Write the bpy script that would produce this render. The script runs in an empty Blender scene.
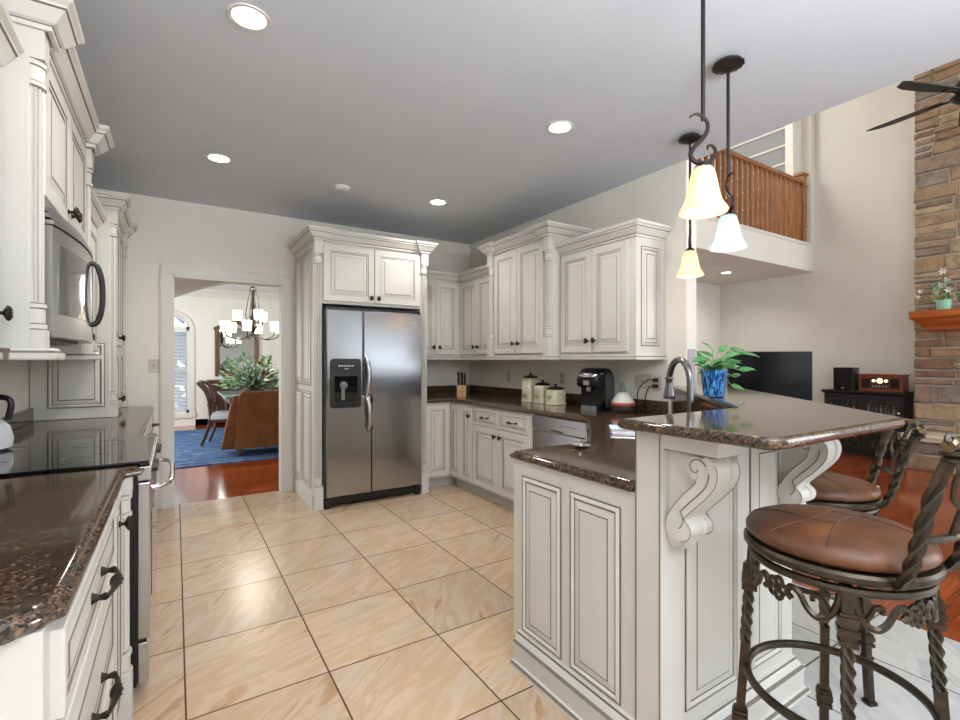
import bpy, bmesh, math, random
from mathutils import Vector, Matrix
PI = math.pi
scene = bpy.context.scene
C = scene.collection
RND = random.Random(11)

# ---------------------------------------------------------------- camera, world, lights
CAM_H = 1.31
cd = bpy.data.cameras.new('camera'); cam = bpy.data.objects.new('camera', cd); C.objects.link(cam)
cam.location = (0, 0, CAM_H); cam.rotation_euler = (PI/2, 0, -math.radians(32.4))
cd.sensor_width = 36; cd.lens = 18.0; cd.clip_start = 0.05; cd.clip_end = 100
scene.camera = cam

scene.view_settings.view_transform = 'Standard'; scene.view_settings.look = 'None'
scene.view_settings.gamma = 1.0; scene.view_settings.use_curve_mapping = False
scene.view_settings.exposure = 0.88

world = bpy.data.worlds.new('world'); scene.world = world; world.use_nodes = True
wb = world.node_tree.nodes['Background']; wb.inputs[0].default_value = (0.84, 0.92, 1.0, 1); wb.inputs[1].default_value = 1.45

def area(name, loc, target, sx, sy, power, col):
    l = bpy.data.lights.new(name, 'AREA'); l.shape = 'RECTANGLE'; l.size = sx; l.size_y = sy; l.energy = power; l.color = col
    o = bpy.data.objects.new(name, l); C.objects.link(o); o.location = loc
    o.rotation_euler = (Vector(target) - Vector(loc)).to_track_quat('-Z', 'Y').to_euler()
    return o
area('added_ceiling_bounce_fill', (1.0, -1.2, 1.95), (1.0, -1.08, 2.74), 1.6, 1.6, 140, (0.93, 0.965, 1.0))  # unseen lamp added behind the camera to even out the room light
area('daylight_great_room_window', (6.95, -2.9, 2.4), (4.6, 3.0, 1.2), 2.4, 3.2, 58, (0.93, 0.97, 1.0))
area('daylight_dining_window', (-2.35, 8.6, 1.6), (1.0, 8.2, 0.8), 2.4, 1.9, 98, (0.9, 0.96, 1.0))

# ---------------------------------------------------------------- materials
def lin(c):
    return tuple((v/255/12.92 if v/255 <= 0.04045 else ((v/255+0.055)/1.055)**2.4) for v in c) + (1,)
def mat(name, rgb, rough=0.5, metal=0.0, **kw):
    m = bpy.data.materials.new(name); m.use_nodes = True
    b = m.node_tree.nodes['Principled BSDF']
    b.inputs['Base Color'].default_value = lin(rgb); b.inputs['Roughness'].default_value = rough; b.inputs['Metallic'].default_value = metal
    for k, v in kw.items(): b.inputs[k.replace('_', ' ')].default_value = v
    return m
def N(m, t, **kw):
    n = m.node_tree.nodes.new(t)
    for k, v in kw.items(): setattr(n, k, v)
    return n
def L(m, a, b): m.node_tree.links.new(a, b)
def bsdf(m): return m.node_tree.nodes['Principled BSDF']
def ramp(m, stops, src, interp='LINEAR'):
    r = N(m, 'ShaderNodeValToRGB'); e = r.color_ramp.elements; r.color_ramp.interpolation = interp
    while len(e) < len(stops): e.new(0.5)
    for i, (p, c) in enumerate(stops): e[i].position = p; e[i].color = lin(c)
    L(m, src, r.inputs[0]); return r.outputs[0]
def coords(m, scale=(1, 1, 1), rot=(0, 0, 0), loc=(0, 0, 0)):
    tc = N(m, 'ShaderNodeTexCoord'); mp = N(m, 'ShaderNodeMapping'); L(m, tc.outputs['Object'], mp.inputs[0])
    mp.inputs['Scale'].default_value = scale; mp.inputs['Rotation'].default_value = rot; mp.inputs['Location'].default_value = loc
    return mp.outputs[0]
def noise(m, vec, scale, detail=3, rough=0.5, dist=0.0):
    n = N(m, 'ShaderNodeTexNoise'); L(m, vec, n.inputs['Vector'])
    n.inputs['Scale'].default_value = scale; n.inputs['Detail'].default_value = detail; n.inputs['Roughness'].default_value = rough; n.inputs['Distortion'].default_value = dist
    return n.outputs['Fac']
def bump(m, h, s=0.2, d=0.01):
    b = N(m, 'ShaderNodeBump'); b.inputs['Strength'].default_value = s; b.inputs['Distance'].default_value = d
    L(m, h, b.inputs['Height']); L(m, b.outputs[0], bsdf(m).inputs['Normal'])
def mix(m, f, a, b, mode='MIX'):
    x = N(m, 'ShaderNodeMix', data_type='RGBA', blend_type=mode)
    if isinstance(f, (int, float)): x.inputs[0].default_value = f
    else: L(m, f, x.inputs[0])
    for s, i in ((a, 6), (b, 7)):
        if isinstance(s, tuple): x.inputs[i].default_value = lin(s)
        else: L(m, s, x.inputs[i])
    return x.outputs[2]
def math_n(m, op, a, b=None):
    n = N(m, 'ShaderNodeMath', operation=op)
    for i, s in enumerate((a, b)):
        if s is None: continue
        if isinstance(s, (int, float)): n.inputs[i].default_value = s
        else: L(m, s, n.inputs[i])
    return n.outputs[0]

def mottled(name, a, b, scale, rough, bumps=0.0, detail=4, metal=0.0, st=(1, 1, 1)):
    m = mat(name, a, rough, metal); v = coords(m, st); f = noise(m, v, scale, detail)
    L(m, ramp(m, [(0.3, a), (0.7, b)], f), bsdf(m).inputs['Base Color'])
    if bumps: bump(m, f, bumps, 0.004)
    return m

M_wall = mottled('wall_paint', (225, 221, 211), (228, 224, 215), 3, 0.85)
M_ceil = mottled('ceiling_paint', (199, 205, 213), (203, 209, 217), 2, 0.9)
M_white = mat('trim_paint', (214, 211, 203), 0.4)
M_cab = mottled('cabinet_paint', (207, 204, 196), (211, 208, 201), 5, 0.42)
M_glaze = mat('cabinet_glaze', (118, 111, 101), 0.6)
M_toe = mat('toe_kick_paint', (190, 188, 182), 0.6)
M_black = mat('black_plastic', (22, 22, 23), 0.35)
M_bronze = mat('dark_bronze', (52, 46, 42), 0.38, 0.75)
M_bronze2 = mottled('aged_bronze', (62, 55, 47), (82, 72, 60), 40, 0.36, 0.0, 3, 0.8)
M_chrome = mat('chrome', (215, 216, 218), 0.08, 1.0)
M_nickel = mat('brushed_nickel', (120, 120, 122), 0.2, 1.0)
M_gray = mat('grey_plastic', (110, 112, 114), 0.4)
M_plate = mat('white_plate', (196, 190, 180), 0.4)
M_platedk = mat('plate_slot', (150, 145, 136), 0.5)
M_glassblk = mat('black_glass', (12, 13, 14), 0.03, 0.0, Specular_IOR_Level=0.8)

def steel(name, rgb, rough, st, wave=0.0):
    m = mat(name, rgb, rough, 1.0); v = coords(m, st); f = noise(m, v, 6, 4, 0.6)
    if wave: bump(m, f, wave, 0.001)
    L(m, math_n(m, 'ADD', math_n(m, 'MULTIPLY', f, 0.10), rough-0.05), bsdf(m).inputs['Roughness'])
    return m
M_steel = steel('brushed_stainless', (172, 173, 176), 0.17, (0.6, 0.6, 9), 0.02)
M_steel2 = mat('satin_stainless', (190, 191, 194), 0.27, 1.0)

def granite():
    m = mat('brown_granite', (50, 36, 26), 0.08, 0.0, Specular_IOR_Level=0.5, IOR=1.6); v = coords(m)
    vo = N(m, 'ShaderNodeTexVoronoi'); L(m, v, vo.inputs['Vector']); vo.inputs['Scale'].default_value = 150
    n1 = noise(m, v, 120, 5, 0.65); n2 = ramp(m, [(0.40, (0, 0, 0)), (0.62, (255, 255, 255))], noise(m, v, 38, 4, 0.6))
    base = ramp(m, [(0.34, (16, 14, 14)), (0.43, (54, 43, 35)), (0.52, (90, 69, 52)), (0.61, (134, 103, 74)), (0.74, (66, 60, 56))], n1)
    sep = N(m, 'ShaderNodeSeparateColor'); L(m, vo.outputs['Color'], sep.inputs[0])
    fl = ramp(m, [(0.72, (0, 0, 0)), (0.8, (255, 255, 255))], sep.outputs[0])
    fleck = ramp(m, [(0.0, (24, 26, 30)), (0.45, (30, 26, 24)), (0.55, (100, 75, 55)), (1.0, (88, 70, 54))], sep.outputs[1])
    c = mix(m, fl, base, fleck)
    c2 = mix(m, math_n(m, 'MULTIPLY', n2, 0.55), c, (38, 31, 26))
    L(m, c2, bsdf(m).inputs['Base Color']); return m
M_granite = granite()

TS, TX, TY = 0.512, 0.033, 2.042
def tile(name, cols):
    m = mat(name, (214, 190, 165), 0.16, 0.0, Specular_IOR_Level=0.32); tc = N(m, 'ShaderNodeTexCoord'); sp = N(m, 'ShaderNodeSeparateXYZ'); L(m, tc.outputs['Object'], sp.inputs[0])
    u = math_n(m, 'DIVIDE', math_n(m, 'SUBTRACT', sp.outputs[0], TX), TS); w = math_n(m, 'DIVIDE', math_n(m, 'SUBTRACT', sp.outputs[1], TY), TS*1.03)
    fu, fw = math_n(m, 'FLOOR', u), math_n(m, 'FLOOR', w)
    def edge(q): return math_n(m, 'ABSOLUTE', math_n(m, 'SUBTRACT', math_n(m, 'FRACT', q), 0.5))
    e = math_n(m, 'MAXIMUM', edge(u), edge(w)); grout = math_n(m, 'GREATER_THAN', e, 0.4935)
    cb = N(m, 'ShaderNodeCombineXYZ'); L(m, fu, cb.inputs[0]); L(m, fw, cb.inputs[1])
    wn = N(m, 'ShaderNodeTexWhiteNoise', noise_dimensions='2D'); L(m, cb.outputs[0], wn.inputs['Vector'])
    off = N(m, 'ShaderNodeVectorMath', operation='SCALE'); L(m, wn.outputs['Color'], off.inputs[0]); off.inputs['Scale'].default_value = 9.0
    ad = N(m, 'ShaderNodeVectorMath', operation='ADD'); L(m, tc.outputs['Object'], ad.inputs[0]); L(m, off.outputs[0], ad.inputs[1])
    ro = N(m, 'ShaderNodeVectorRotate', rotation_type='Z_AXIS'); L(m, ad.outputs[0], ro.inputs['Vector'])
    ro.inputs['Center'].default_value = (0, 0, 0)
    L(m, math_n(m, 'ADD', math_n(m, 'MULTIPLY', wn.outputs['Value'], 0.9), -1.15), ro.inputs['Angle'])
    st = N(m, 'ShaderNodeMapping'); L(m, ro.outputs[0], st.inputs[0]); st.inputs['Scale'].default_value = (1.0, 4.2, 1)
    n1 = noise(m, st.outputs[0], 1.7, 5, 0.55, 0.9); n2 = noise(m, st.outputs[0], 9, 5, 0.7, 0.4)
    c = ramp(m, list(zip((0.30, 0.42, 0.52, 0.60, 0.68, 0.76), cols)), n1)
    c = mix(m, math_n(m, 'MULTIPLY', n2, 0.22), c, cols[6])
    tn = ramp(m, [(0, (238, 232, 226)), (1, (255, 246, 234))], wn.outputs['Value'])
    c = mix(m, 1.0, c, tn, 'MULTIPLY')
    L(m, mix(m, grout, c, (74, 52, 40)), bsdf(m).inputs['Base Color'])
    L(m, math_n(m, 'ADD', math_n(m, 'MULTIPLY', grout, 0.55), 0.22), bsdf(m).inputs['Roughness'])
    bump(m, math_n(m, 'SUBTRACT', 1.0, grout), 0.25, 0.002); return m
M_tile = tile('travertine_tile', [(192, 176, 160), (206, 190, 173), (200, 175, 149), (210, 192, 173), (184, 150, 116), (205, 187, 166), (174, 151, 130)])
M_tiledaylit = tile('daylight_tinted_tile', [(190, 194, 194), (206, 210, 210), (196, 200, 202), (210, 214, 214), (178, 184, 188), (204, 208, 208), (176, 184, 190)])  # same travertine, with cool daylight put into the tile colour

def wood(name, a, b, c, rough, axis=0, plank=0.0, scale=1.0, coat=0.0):
    m = mat(name, a, rough, 0.0, Coat_Weight=coat, Coat_Roughness=0.08); st = [14, 14, 14]; st[axis] = 1.0
    v = coords(m, tuple(s*scale for s in st)); f = noise(m, v, 2.2, 5, 0.6, 1.2)
    col = ramp(m, [(0.28, a), (0.5, b), (0.72, c)], f)
    if plank:
        tc = N(m, 'ShaderNodeTexCoord'); mp = N(m, 'ShaderNodeMapping'); L(m, tc.outputs['Object'], mp.inputs[0])
        if axis == 1: mp.inputs['Rotation'].default_value = (0, 0, PI/2)
        br = N(m, 'ShaderNodeTexBrick'); L(m, mp.outputs[0], br.inputs['Vector']); br.offset = 0.43
        br.inputs['Scale'].default_value = 1.0; br.inputs['Brick Width'].default_value = 1.1; br.inputs['Row Height'].default_value = plank; br.inputs['Mortar Size'].default_value = 0.0018
        br.inputs['Color1'].default_value = lin((255, 255, 255)); br.inputs['Color2'].default_value = lin((196, 186, 180)); br.inputs['Mortar'].default_value = lin((90, 70, 60))
        col = mix(m, 1.0, col, br.outputs[0], 'MULTIPLY')
    L(m, col, bsdf(m).inputs['Base Color']); return m
M_floorwood = wood('cherry_floor', (132, 54, 22), (164, 76, 34), (186, 94, 44), 0.16, 0, 0.085, 1.0, 0.3)
M_oak = wood('oak_rail', (112, 68, 34), (146, 92, 50), (168, 114, 66), 0.4, 2, 0, 1.0)
M_mantel = wood('mantel_pine', (150, 70, 24), (186, 94, 36), (204, 112, 50), 0.3, 1, 0, 0.8)
M_mahog = wood('mahogany', (44, 26, 18), (72, 42, 28), (92, 56, 38), 0.3, 2, 0, 1.0)
M_radio = wood('radio_wood', (96, 40, 18), (130, 60, 28), (150, 74, 36), 0.3, 1, 0, 1.0)
M_maple = wood('block_wood', (176, 132, 84), (196, 152, 102), (206, 164, 116), 0.45, 2, 0, 1.5)
M_darkwood = mat('espresso_wood', (24, 24, 30), 0.35)

def stone():
    m = mat('ledge_stone', (150, 130, 110), 0.85); g = N(m, 'ShaderNodeNewGeometry'); v = coords(m)
    n1 = noise(m, v, 9, 6, 0.65, 0.6); n2 = noise(m, v, 38, 5, 0.7)
    c = ramp(m, [(0.0, (152, 140, 128)), (0.2, (184, 156, 122)), (0.36, (158, 128, 104)), (0.5, (200, 178, 146)), (0.64, (176, 144, 118)), (0.8, (150, 148, 148)), (1.0, (208, 188, 156))], g.outputs['Random Per Island'])
    c = mix(m, 0.75, c, ramp(m, [(0.3, (120, 104, 92)), (0.55, (244, 236, 222)), (0.75, (255, 250, 240))], n1), 'MULTIPLY')
    c = mix(m, math_n(m, 'MULTIPLY', n2, 0.4), c, (116, 98, 82))
    L(m, c, bsdf(m).inputs['Base Color']); bump(m, n1, 0.7, 0.02); return m
M_stone = stone()
M_mortar = mottled('mortar', (196, 188, 174), (210, 202, 188), 30, 0.95, 0.3)
M_slab = mottled('hearth_slab', (196, 182, 160), (214, 202, 182), 14, 0.8, 0.4)
def leather():
    m = mat('brown_leather', (104, 62, 42), 0.42); v = coords(m); f = noise(m, v, 9, 4, 0.6); g = noise(m, v, 160, 2)
    L(m, ramp(m, [(0.3, (72, 48, 32)), (0.5, (100, 61, 38)), (0.72, (128, 82, 52))], f), bsdf(m).inputs['Base Color']); bump(m, g, 0.12, 0.001); return m
M_leather = leather()
M_seam = mat('leather_seam', (58, 34, 24), 0.6)
M_cream = mottled('cream_ceramic', (214, 206, 176), (224, 218, 192), 6, 0.25)
M_lid = mat('dark_green_ceramic', (30, 34, 30), 0.2)
M_sprig = mat('olive_green_paint', (70, 82, 40), 0.5)
M_leaf = mottled('pothos_leaf', (38, 104, 44), (92, 158, 84), 22, 0.35)
M_leaf2 = mottled('foliage_mixed', (52, 104, 64), (160, 196, 146), 16, 0.5)
M_leaf3 = mottled('foliage_pale', (140, 176, 132), (196, 214, 180), 16, 0.5)
M_soil = mat('soil', (52, 38, 28), 0.9)
def bluepot():
    m = mat('blue_glaze', (24, 92, 160), 0.12); v = coords(m, (30, 30, 7)); f = noise(m, v, 3.2, 4, 0.6, 0.8)
    L(m, ramp(m, [(0.36, (6, 22, 64)), (0.46, (14, 62, 128)), (0.54, (24, 110, 176)), (0.62, (120, 196, 222)), (0.68, (20, 84, 150))], f), bsdf(m).inputs['Base Color']); return m
M_bluepot = bluepot()
M_mint = mat('mint_vase', (150, 206, 180), 0.3)
M_petal = mat('white_petal', (236, 232, 226), 0.6)
M_pinkpetal = mat('pink_petal', (206, 150, 140), 0.6)
M_redpetal = mat('burgundy_petal', (112, 30, 40), 0.6)
M_bluepetal = mat('pale_blue_petal', (140, 182, 206), 0.6)
def rugm(name, a, b, c, sc):
    m = mat(name, a, 0.95); v = coords(m); f = noise(m, v, sc, 6, 0.75, 1.4); g = noise(m, v, sc*4, 3)
    col = ramp(m, [(0.30, a), (0.42, b), (0.50, a), (0.58, c), (0.66, b), (0.76, a)], f)
    L(m, mix(m, math_n(m, 'MULTIPLY', g, 0.4), col, b), bsdf(m).inputs['Base Color']); bump(m, g, 0.4, 0.004); return m
M_rugblue = rugm('blue_rug_wool', (34, 62, 108), (60, 98, 142), (100, 128, 150), 3.5)
M_rugcream = rugm('cream_rug_wool', (196, 184, 168), (214, 204, 190), (150, 132, 116), 6)
M_rugdark = mat('rug_stripe', (92, 76, 66), 0.95)
M_slip = mottled('rust_linen', (112, 68, 38), (132, 84, 48), 5, 0.9, 0.2)
M_upholst = mat('pale_seat_fabric', (186, 190, 196), 0.9)
M_teal = mat('glass_table_top', (120, 160, 158), 0.04, 0.0, Specular_IOR_Level=0.8)
M_mirror = mat('mirror_silver', (200, 210, 215), 0.03, 1.0)
M_slat = mat('blind_slat', (222, 226, 230), 0.5)
def emis(name, rgb, s, base=(240, 235, 225), tw=0.0):
    m = mat(name, base, 0.4); b = bsdf(m); b.inputs['Emission Color'].default_value = lin(rgb); b.inputs['Emission Strength'].default_value = s
    return m
M_canlight = emis('recessed_lens', (255, 250, 242), 6.0)
M_dial = emis('dial_glow', (255, 216, 150), 0.9)
M_drum = emis('chandelier_shade', (255, 240, 214), 1.05)
def alabaster(name, rgb, tint, s):
    m = mat(name, tint, 0.3); b = bsdf(m); v = coords(m, (16, 16, 3)); f = noise(m, v, 1.6, 3)
    L(m, ramp(m, [(0.3, tint), (0.7, tuple(min(255, c+16) for c in tint))], f), b.inputs['Base Color'])
    lw = N(m, 'ShaderNodeLayerWeight'); lw.inputs[0].default_value = 0.5
    b.inputs['Emission Strength'].default_value = s; b.inputs['Emission Color'].default_value = lin(rgb)
    b.inputs['Transmission Weight'].default_value = 0.0
    t = N(m, 'ShaderNodeBsdfTranslucent'); t.inputs[0].default_value = lin(rgb); x = N(m, 'ShaderNodeMixShader'); x.inputs[0].default_value = 0.45
    L(m, b.outputs[0], x.inputs[1]); L(m, t.outputs[0], x.inputs[2]); out = m.node_tree.nodes['Material Output']; L(m, x.outputs[0], out.inputs[0])
    m.node_tree.nodes.remove(lw); return m
M_shadewarm = alabaster('amber_alabaster', (255, 224, 178), (238, 219, 190), 0.22)
M_shadecool = alabaster('cool_alabaster', (204, 230, 235), (194, 216, 220), 0.2)

# ---------------------------------------------------------------- mesh helpers
class MB:
    def __init__(s): s.v = []; s.f = []; s.m = []
    def add(s, vs, fs, m=0, M=None):
        b = len(s.v)
        for p in vs:
            p = Vector(p); s.v.append(M @ p if M is not None else p)
        for i, f in enumerate(fs):
            s.f.append([b+k for k in f]); s.m.append(m[i] if isinstance(m, list) else m)
        return s
    def box(s, x0, x1, y0, y1, z0, z1, m=0, M=None):
        vs = [(x, y, z) for z in (z0, z1) for y in (y0, y1) for x in (x0, x1)]
        return s.add(vs, [(0, 2, 3, 1), (4, 5, 7, 6), (0, 1, 5, 4), (2, 6, 7, 3), (0, 4, 6, 2), (1, 3, 7, 5)], m, M)
    def rings(s, rs, m=0, M=None, cap0=True, cap1=True, closed=True, loop=False):
        n = len(rs[0]); vs = [p for r in rs for p in r]; fs = []; ms = []
        pairs = [(i, i+1) for i in range(len(rs)-1)] + ([(len(rs)-1, 0)] if loop else [])
        for a, b in pairs:
            for k in range(n if closed else n-1):
                k2 = (k+1) % n
                fs.append((a*n+k, a*n+k2, b*n+k2, b*n+k)); ms.append(m[a] if isinstance(m, list) else m)
        if not loop:
            if cap0: fs.append(tuple(reversed(range(n)))); ms.append(m[0] if isinstance(m, list) else m)
            if cap1: fs.append(tuple((len(rs)-1)*n+k for k in range(n))); ms.append(m[-1] if isinstance(m, list) else m)
        return s.add(vs, fs, ms, M)
    def lathe(s, prof, loc=(0, 0, 0), seg=24, m=0, M=None, fn=None):
        rs = []
        for r, z in prof:
            ring = []
            for k in range(seg):
                a = 2*PI*k/seg; q = r*(fn(a) if fn else 1.0)
                ring.append((loc[0]+q*math.cos(a), loc[1]+q*math.sin(a), loc[2]+z))
            rs.append(ring)
        return s.rings(rs, m, M)
    def tube(s, pts, r, seg=8, m=0, M=None, closed=False, flat=1.0, twist=0.0, rot=0.0):
        P = [Vector(p) for p in pts]; n = len(P); rs = []; up = None
        for i in range(n):
            if closed: t = P[(i+1) % n]-P[i-1]
            else: t = P[min(i+1, n-1)]-P[max(i-1, 0)]
            t.normalize()
            if up is None:
                up = Vector((0, 0, 1)) if abs(t.z) < 0.9 else Vector((1, 0, 0))
            a = up-t*up.dot(t)
            if a.length < 1e-5: a = Vector((1, 0, 0))-t*t.x
            a.normalize(); up = a; b = t.cross(a)
            q = r[i] if isinstance(r, (list, tuple)) else r
            th = rot+twist*i
            rs.append([P[i]+a*q*math.cos(2*PI*k/seg+th)+b*q*flat*math.sin(2*PI*k/seg+th) for k in range(seg)])
        return s.rings(rs, m, M, loop=closed)
    def sweep(s, path, prof, m=0, closed=False, M=None):
        n = len(path); rs = []
        for i in range(n):
            p = Vector((path[i][0], path[i][1]))
            d0 = d1 = None
            if i > 0 or closed: d0 = (p-Vector(path[i-1][:2])).normalized()
            if i < n-1 or closed: d1 = (Vector(path[(i+1) % n][:2])-p).normalized()
            if d0 is None: d0 = d1
            if d1 is None: d1 = d0
            n0, n1 = Vector((d0.y, -d0.x)), Vector((d1.y, -d1.x)); mm = (n0+n1); k = mm.length_squared
            mm = mm*(2/k) if k > 0.05 else n0
            rs.append([(p.x+mm.x*o, p.y+mm.y*o, z) for o, z in prof])
        if isinstance(m, list):
            q = len(prof); b = []
            vs = [p for r in rs for p in r]; fs = []; ms = []
            prs = [(i, i+1) for i in range(n-1)] + ([(n-1, 0)] if closed else [])
            for a, c in prs:
                for k in range(q):
                    k2 = (k+1) % q; fs.append((a*q+k, a*q+k2, c*q+k2, c*q+k)); ms.append(m[k % len(m)])
            if not closed: fs += [tuple(reversed(range(q))), tuple((n-1)*q+k for k in range(q))]; ms += [0, 0]
            return s.add(vs, fs, ms, M)
        return s.rings(rs, m, M, loop=closed)
    def extrude(s, poly, a, b, m=0, M=None):
        """poly: (u,v) outline in local x,y; extruded along local z from a to b"""
        return s.rings([[(u, v, a) for u, v in poly], [(u, v, b) for u, v in poly]], m, M)
    def build(s, name, mats, parent=None, smooth=False, bevel=0.0, ang=35):
        me = bpy.data.meshes.new(name)
        W = WM.get(parent.name) if parent is not None else None
        inv = W.inverted() if W is not None else None
        me.from_pydata([tuple(inv @ p) if inv is not None else tuple(p) for p in s.v], [], s.f)
        for mt in (mats if isinstance(mats, list) else [mats]): me.materials.append(mt)
        for p, k in zip(me.polygons, s.m): p.material_index = k
        bm = bmesh.new(); bm.from_mesh(me); bmesh.ops.recalc_face_normals(bm, faces=bm.faces[:]); bm.to_mesh(me); bm.free()
        if smooth:
            me.polygons.foreach_set('use_smooth', [True]*len(me.polygons)); me.set_sharp_from_angle(angle=math.radians(ang))
        o = bpy.data.objects.new(name, me); C.objects.link(o)
        if parent is not None: o.parent = parent; WM[o.name] = W
        else: WM[o.name] = Matrix.Identity(4)
        if bevel:
            bv = o.modifiers.new('bevel', 'BEVEL'); bv.width = bevel; bv.segments = 2; bv.limit_method = 'ANGLE'; bv.angle_limit = math.radians(40)
        return o
WM = {}
def tag(o, label, cat, group=None, kind=None):
    o['label'] = label; o['category'] = cat
    if group: o['group'] = group
    if kind: o['kind'] = kind
    return o
def thing(name, label, cat, loc=(0, 0, 0), rz=0.0, group=None):
    o = bpy.data.objects.new(name, None); C.objects.link(o); o.location = loc; o.rotation_euler = (0, 0, rz); o.empty_display_size = 0.1
    WM[o.name] = Matrix.Translation(loc) @ Matrix.Rotation(rz, 4, 'Z')
    return tag(o, label, cat, group)
def struct(name, mb, mats, **kw):
    o = mb.build(name, mats, None, **kw); o['kind'] = 'structure'; return o
def copy_tree(o, parent=None, loc=None, rz=None, label=None, scale=None):
    c = o.copy(); C.objects.link(c)
    if parent is not None: c.parent = parent
    if loc is not None: c.location = loc
    if rz is not None: c.rotation_euler = (0, 0, rz)
    if scale is not None: c.scale = (scale, scale, scale)
    if label: c['label'] = label
    for ch in list(o.children): copy_tree(ch, c)
    return c
def FM(origin, n):
    """face frame: local x = right seen from the front, local y = up, local z = out along n"""
    n = Vector(n).normalized(); u = Vector((0, 0, 1)).cross(n).normalized(); w = Vector((0, 0, 1))
    M = Matrix.Identity(4)
    for i, c in enumerate((u, w, n)):
        for k in range(3): M[k][i] = c[k]
    for k in range(3): M[k][3] = origin[k]
    return M
def bezier(pts, n=8):
    """Catmull-Rom through pts"""
    P = [Vector(p) for p in pts]; out = []
    for i in range(len(P)-1):
        a, b, c, d = P[max(i-1, 0)], P[i], P[i+1], P[min(i+2, len(P)-1)]
        for k in range(n):
            t = k/n; out.append(0.5*((2*b)+(c-a)*t+(2*a-5*b+4*c-d)*t*t+(3*b-a-3*c+d)*t**3))
    out.append(P[-1]); return out

# cabinet front pieces ---------------------------------------------------------
def rect(w, h, i, d): return [(i, i, d), (w-i, i, d), (w-i, h-i, d), (i, h-i, d)]
def panel(mb, M, w, h, t=0.02, f=0.055, g=0.004):
    k = min(1.0, min(w, h)/0.24); f *= k
    q = [(0, 0, 0), (0, t-0.003, 0), (0.003, t, 0), (f, t, 0), (f+g*k, t-0.004, 1), (f+0.013*k, t-0.005, 0), (f+(0.013+g)*k, t-0.009, 1), (f+0.042*k, t-0.003, 0), (f+(0.042+g*0.8)*k, t-0.0005, 1)]
    mb.rings([rect(w, h, i, d) for i, d, _ in q], [x[2] for x in q[1:]]+[0], M)
def inset_panel(mb, M, w, h, g=0.006):
    q = [(0, -0.004, 1), (0, 0.004, 1), (g, 0.004, 0), (0.016, 0.010, 0), (0.022, 0.003, 1), (0.022+g, 0.002, 0), (0.052, 0.007, 0), (0.052+g, 0.0085, 1)]
    mb.rings([rect(w, h, i, d) for i, d, _ in q], [1, 1, 0, 0, 1, 0, 1, 0], M)
def knob_mb(M, s=1.0):
    mb = MB(); T = M @ Matrix.Diagonal((s, s*1.25, s, 1))
    mb.lathe([(0.004, -0.002), (0.009, 0.0), (0.009, 0.002), (0.005, 0.006), (0.0045, 0.014), (0.008, 0.017), (0.015, 0.021), (0.0175, 0.026), (0.0150, 0.031), (0.007, 0.0345), (0.001, 0.0352)], seg=14, M=T)
    for k in range(8):
        a = 2*PI*k/8
        mb.tube([(0.0165*math.cos(a+j*0.35)*c, 0.0165*math.sin(a+j*0.35)*c, z) for j, (c, z) in enumerate(((1.0, 0.0235), (1.1, 0.0265), (0.92, 0.031), (0.5, 0.0352)))], 0.0018, 5, M=T)
    return mb
def knob(parent, M, s=1.0): return knob_mb(M, s).build('knob', M_bronze, parent, smooth=True)
def pull(parent, M, w=0.1, s=1.0):
    mb = MB(); h = w/2
    for q in (-1, 1):
        mb.tube([(q*h, 0, -0.001), (q*h, 0, 0.004), (q*h, 0, 0.014), (q*h, 0, 0.026)], [0.012*s, 0.009*s, 0.005*s, 0.0075*s], 10, M=M)
    pts = bezier([(-h-0.006, 0, 0.026), (-h*0.7, 0, 0.034), (-h*0.35, 0, 0.037), (0, 0, 0.038), (h*0.35, 0, 0.037), (h*0.7, 0, 0.034), (h+0.006, 0, 0.026)], 3)
    mb.tube(pts, [0.0045*s+0.0052*s*max(0, 1-abs((i-9)/5.5)) for i in range(len(pts))], 10, M=M)
    for k in range(5):
        a = 2*PI*k/5
        mb.tube([(x, 0.0108*s*math.cos(a+x*60)*(1-(x/0.024/s)**2)**0.5 if abs(x) < 0.024*s else 0, 0.038+0.0108*s*math.sin(a+x*60)*max(0, 1-(x/0.024/s)**2)**0.5) for x in [(-0.022+0.0055*j)*s for j in range(9)]], 0.0016, 4, M=M)
    return mb.build('handle', M_bronze, parent, smooth=True)
def door(parent, M, w, h, kn=None, name='door', f=0.055):
    mb = MB(); panel(mb, M, w, h, f=f); o = mb.build(name, [M_cab, M_glaze], parent)
    if kn: knob(o, M @ Matrix.Translation((kn[0], kn[1], 0.02)))
    return o
def drawer(parent, M, w, h, pull_w=0.1, s=1.0, hy=None):
    mb = MB(); panel(mb, M, w, h, f=0.035); o = mb.build('drawer', [M_cab, M_glaze], parent)
    if pull_w: pull(o, M @ Matrix.Translation((w/2, hy if hy is not None else h/2, 0.02)), pull_w, s)
    return o
def half(r, d, n=12, fl=0.0):
    out = []
    for k in range(n+1):
        a = PI*k/n; q = r-(fl if k % 2 else 0)
        out.append((q*math.cos(a), q*d*math.sin(a)))
    return out
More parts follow.
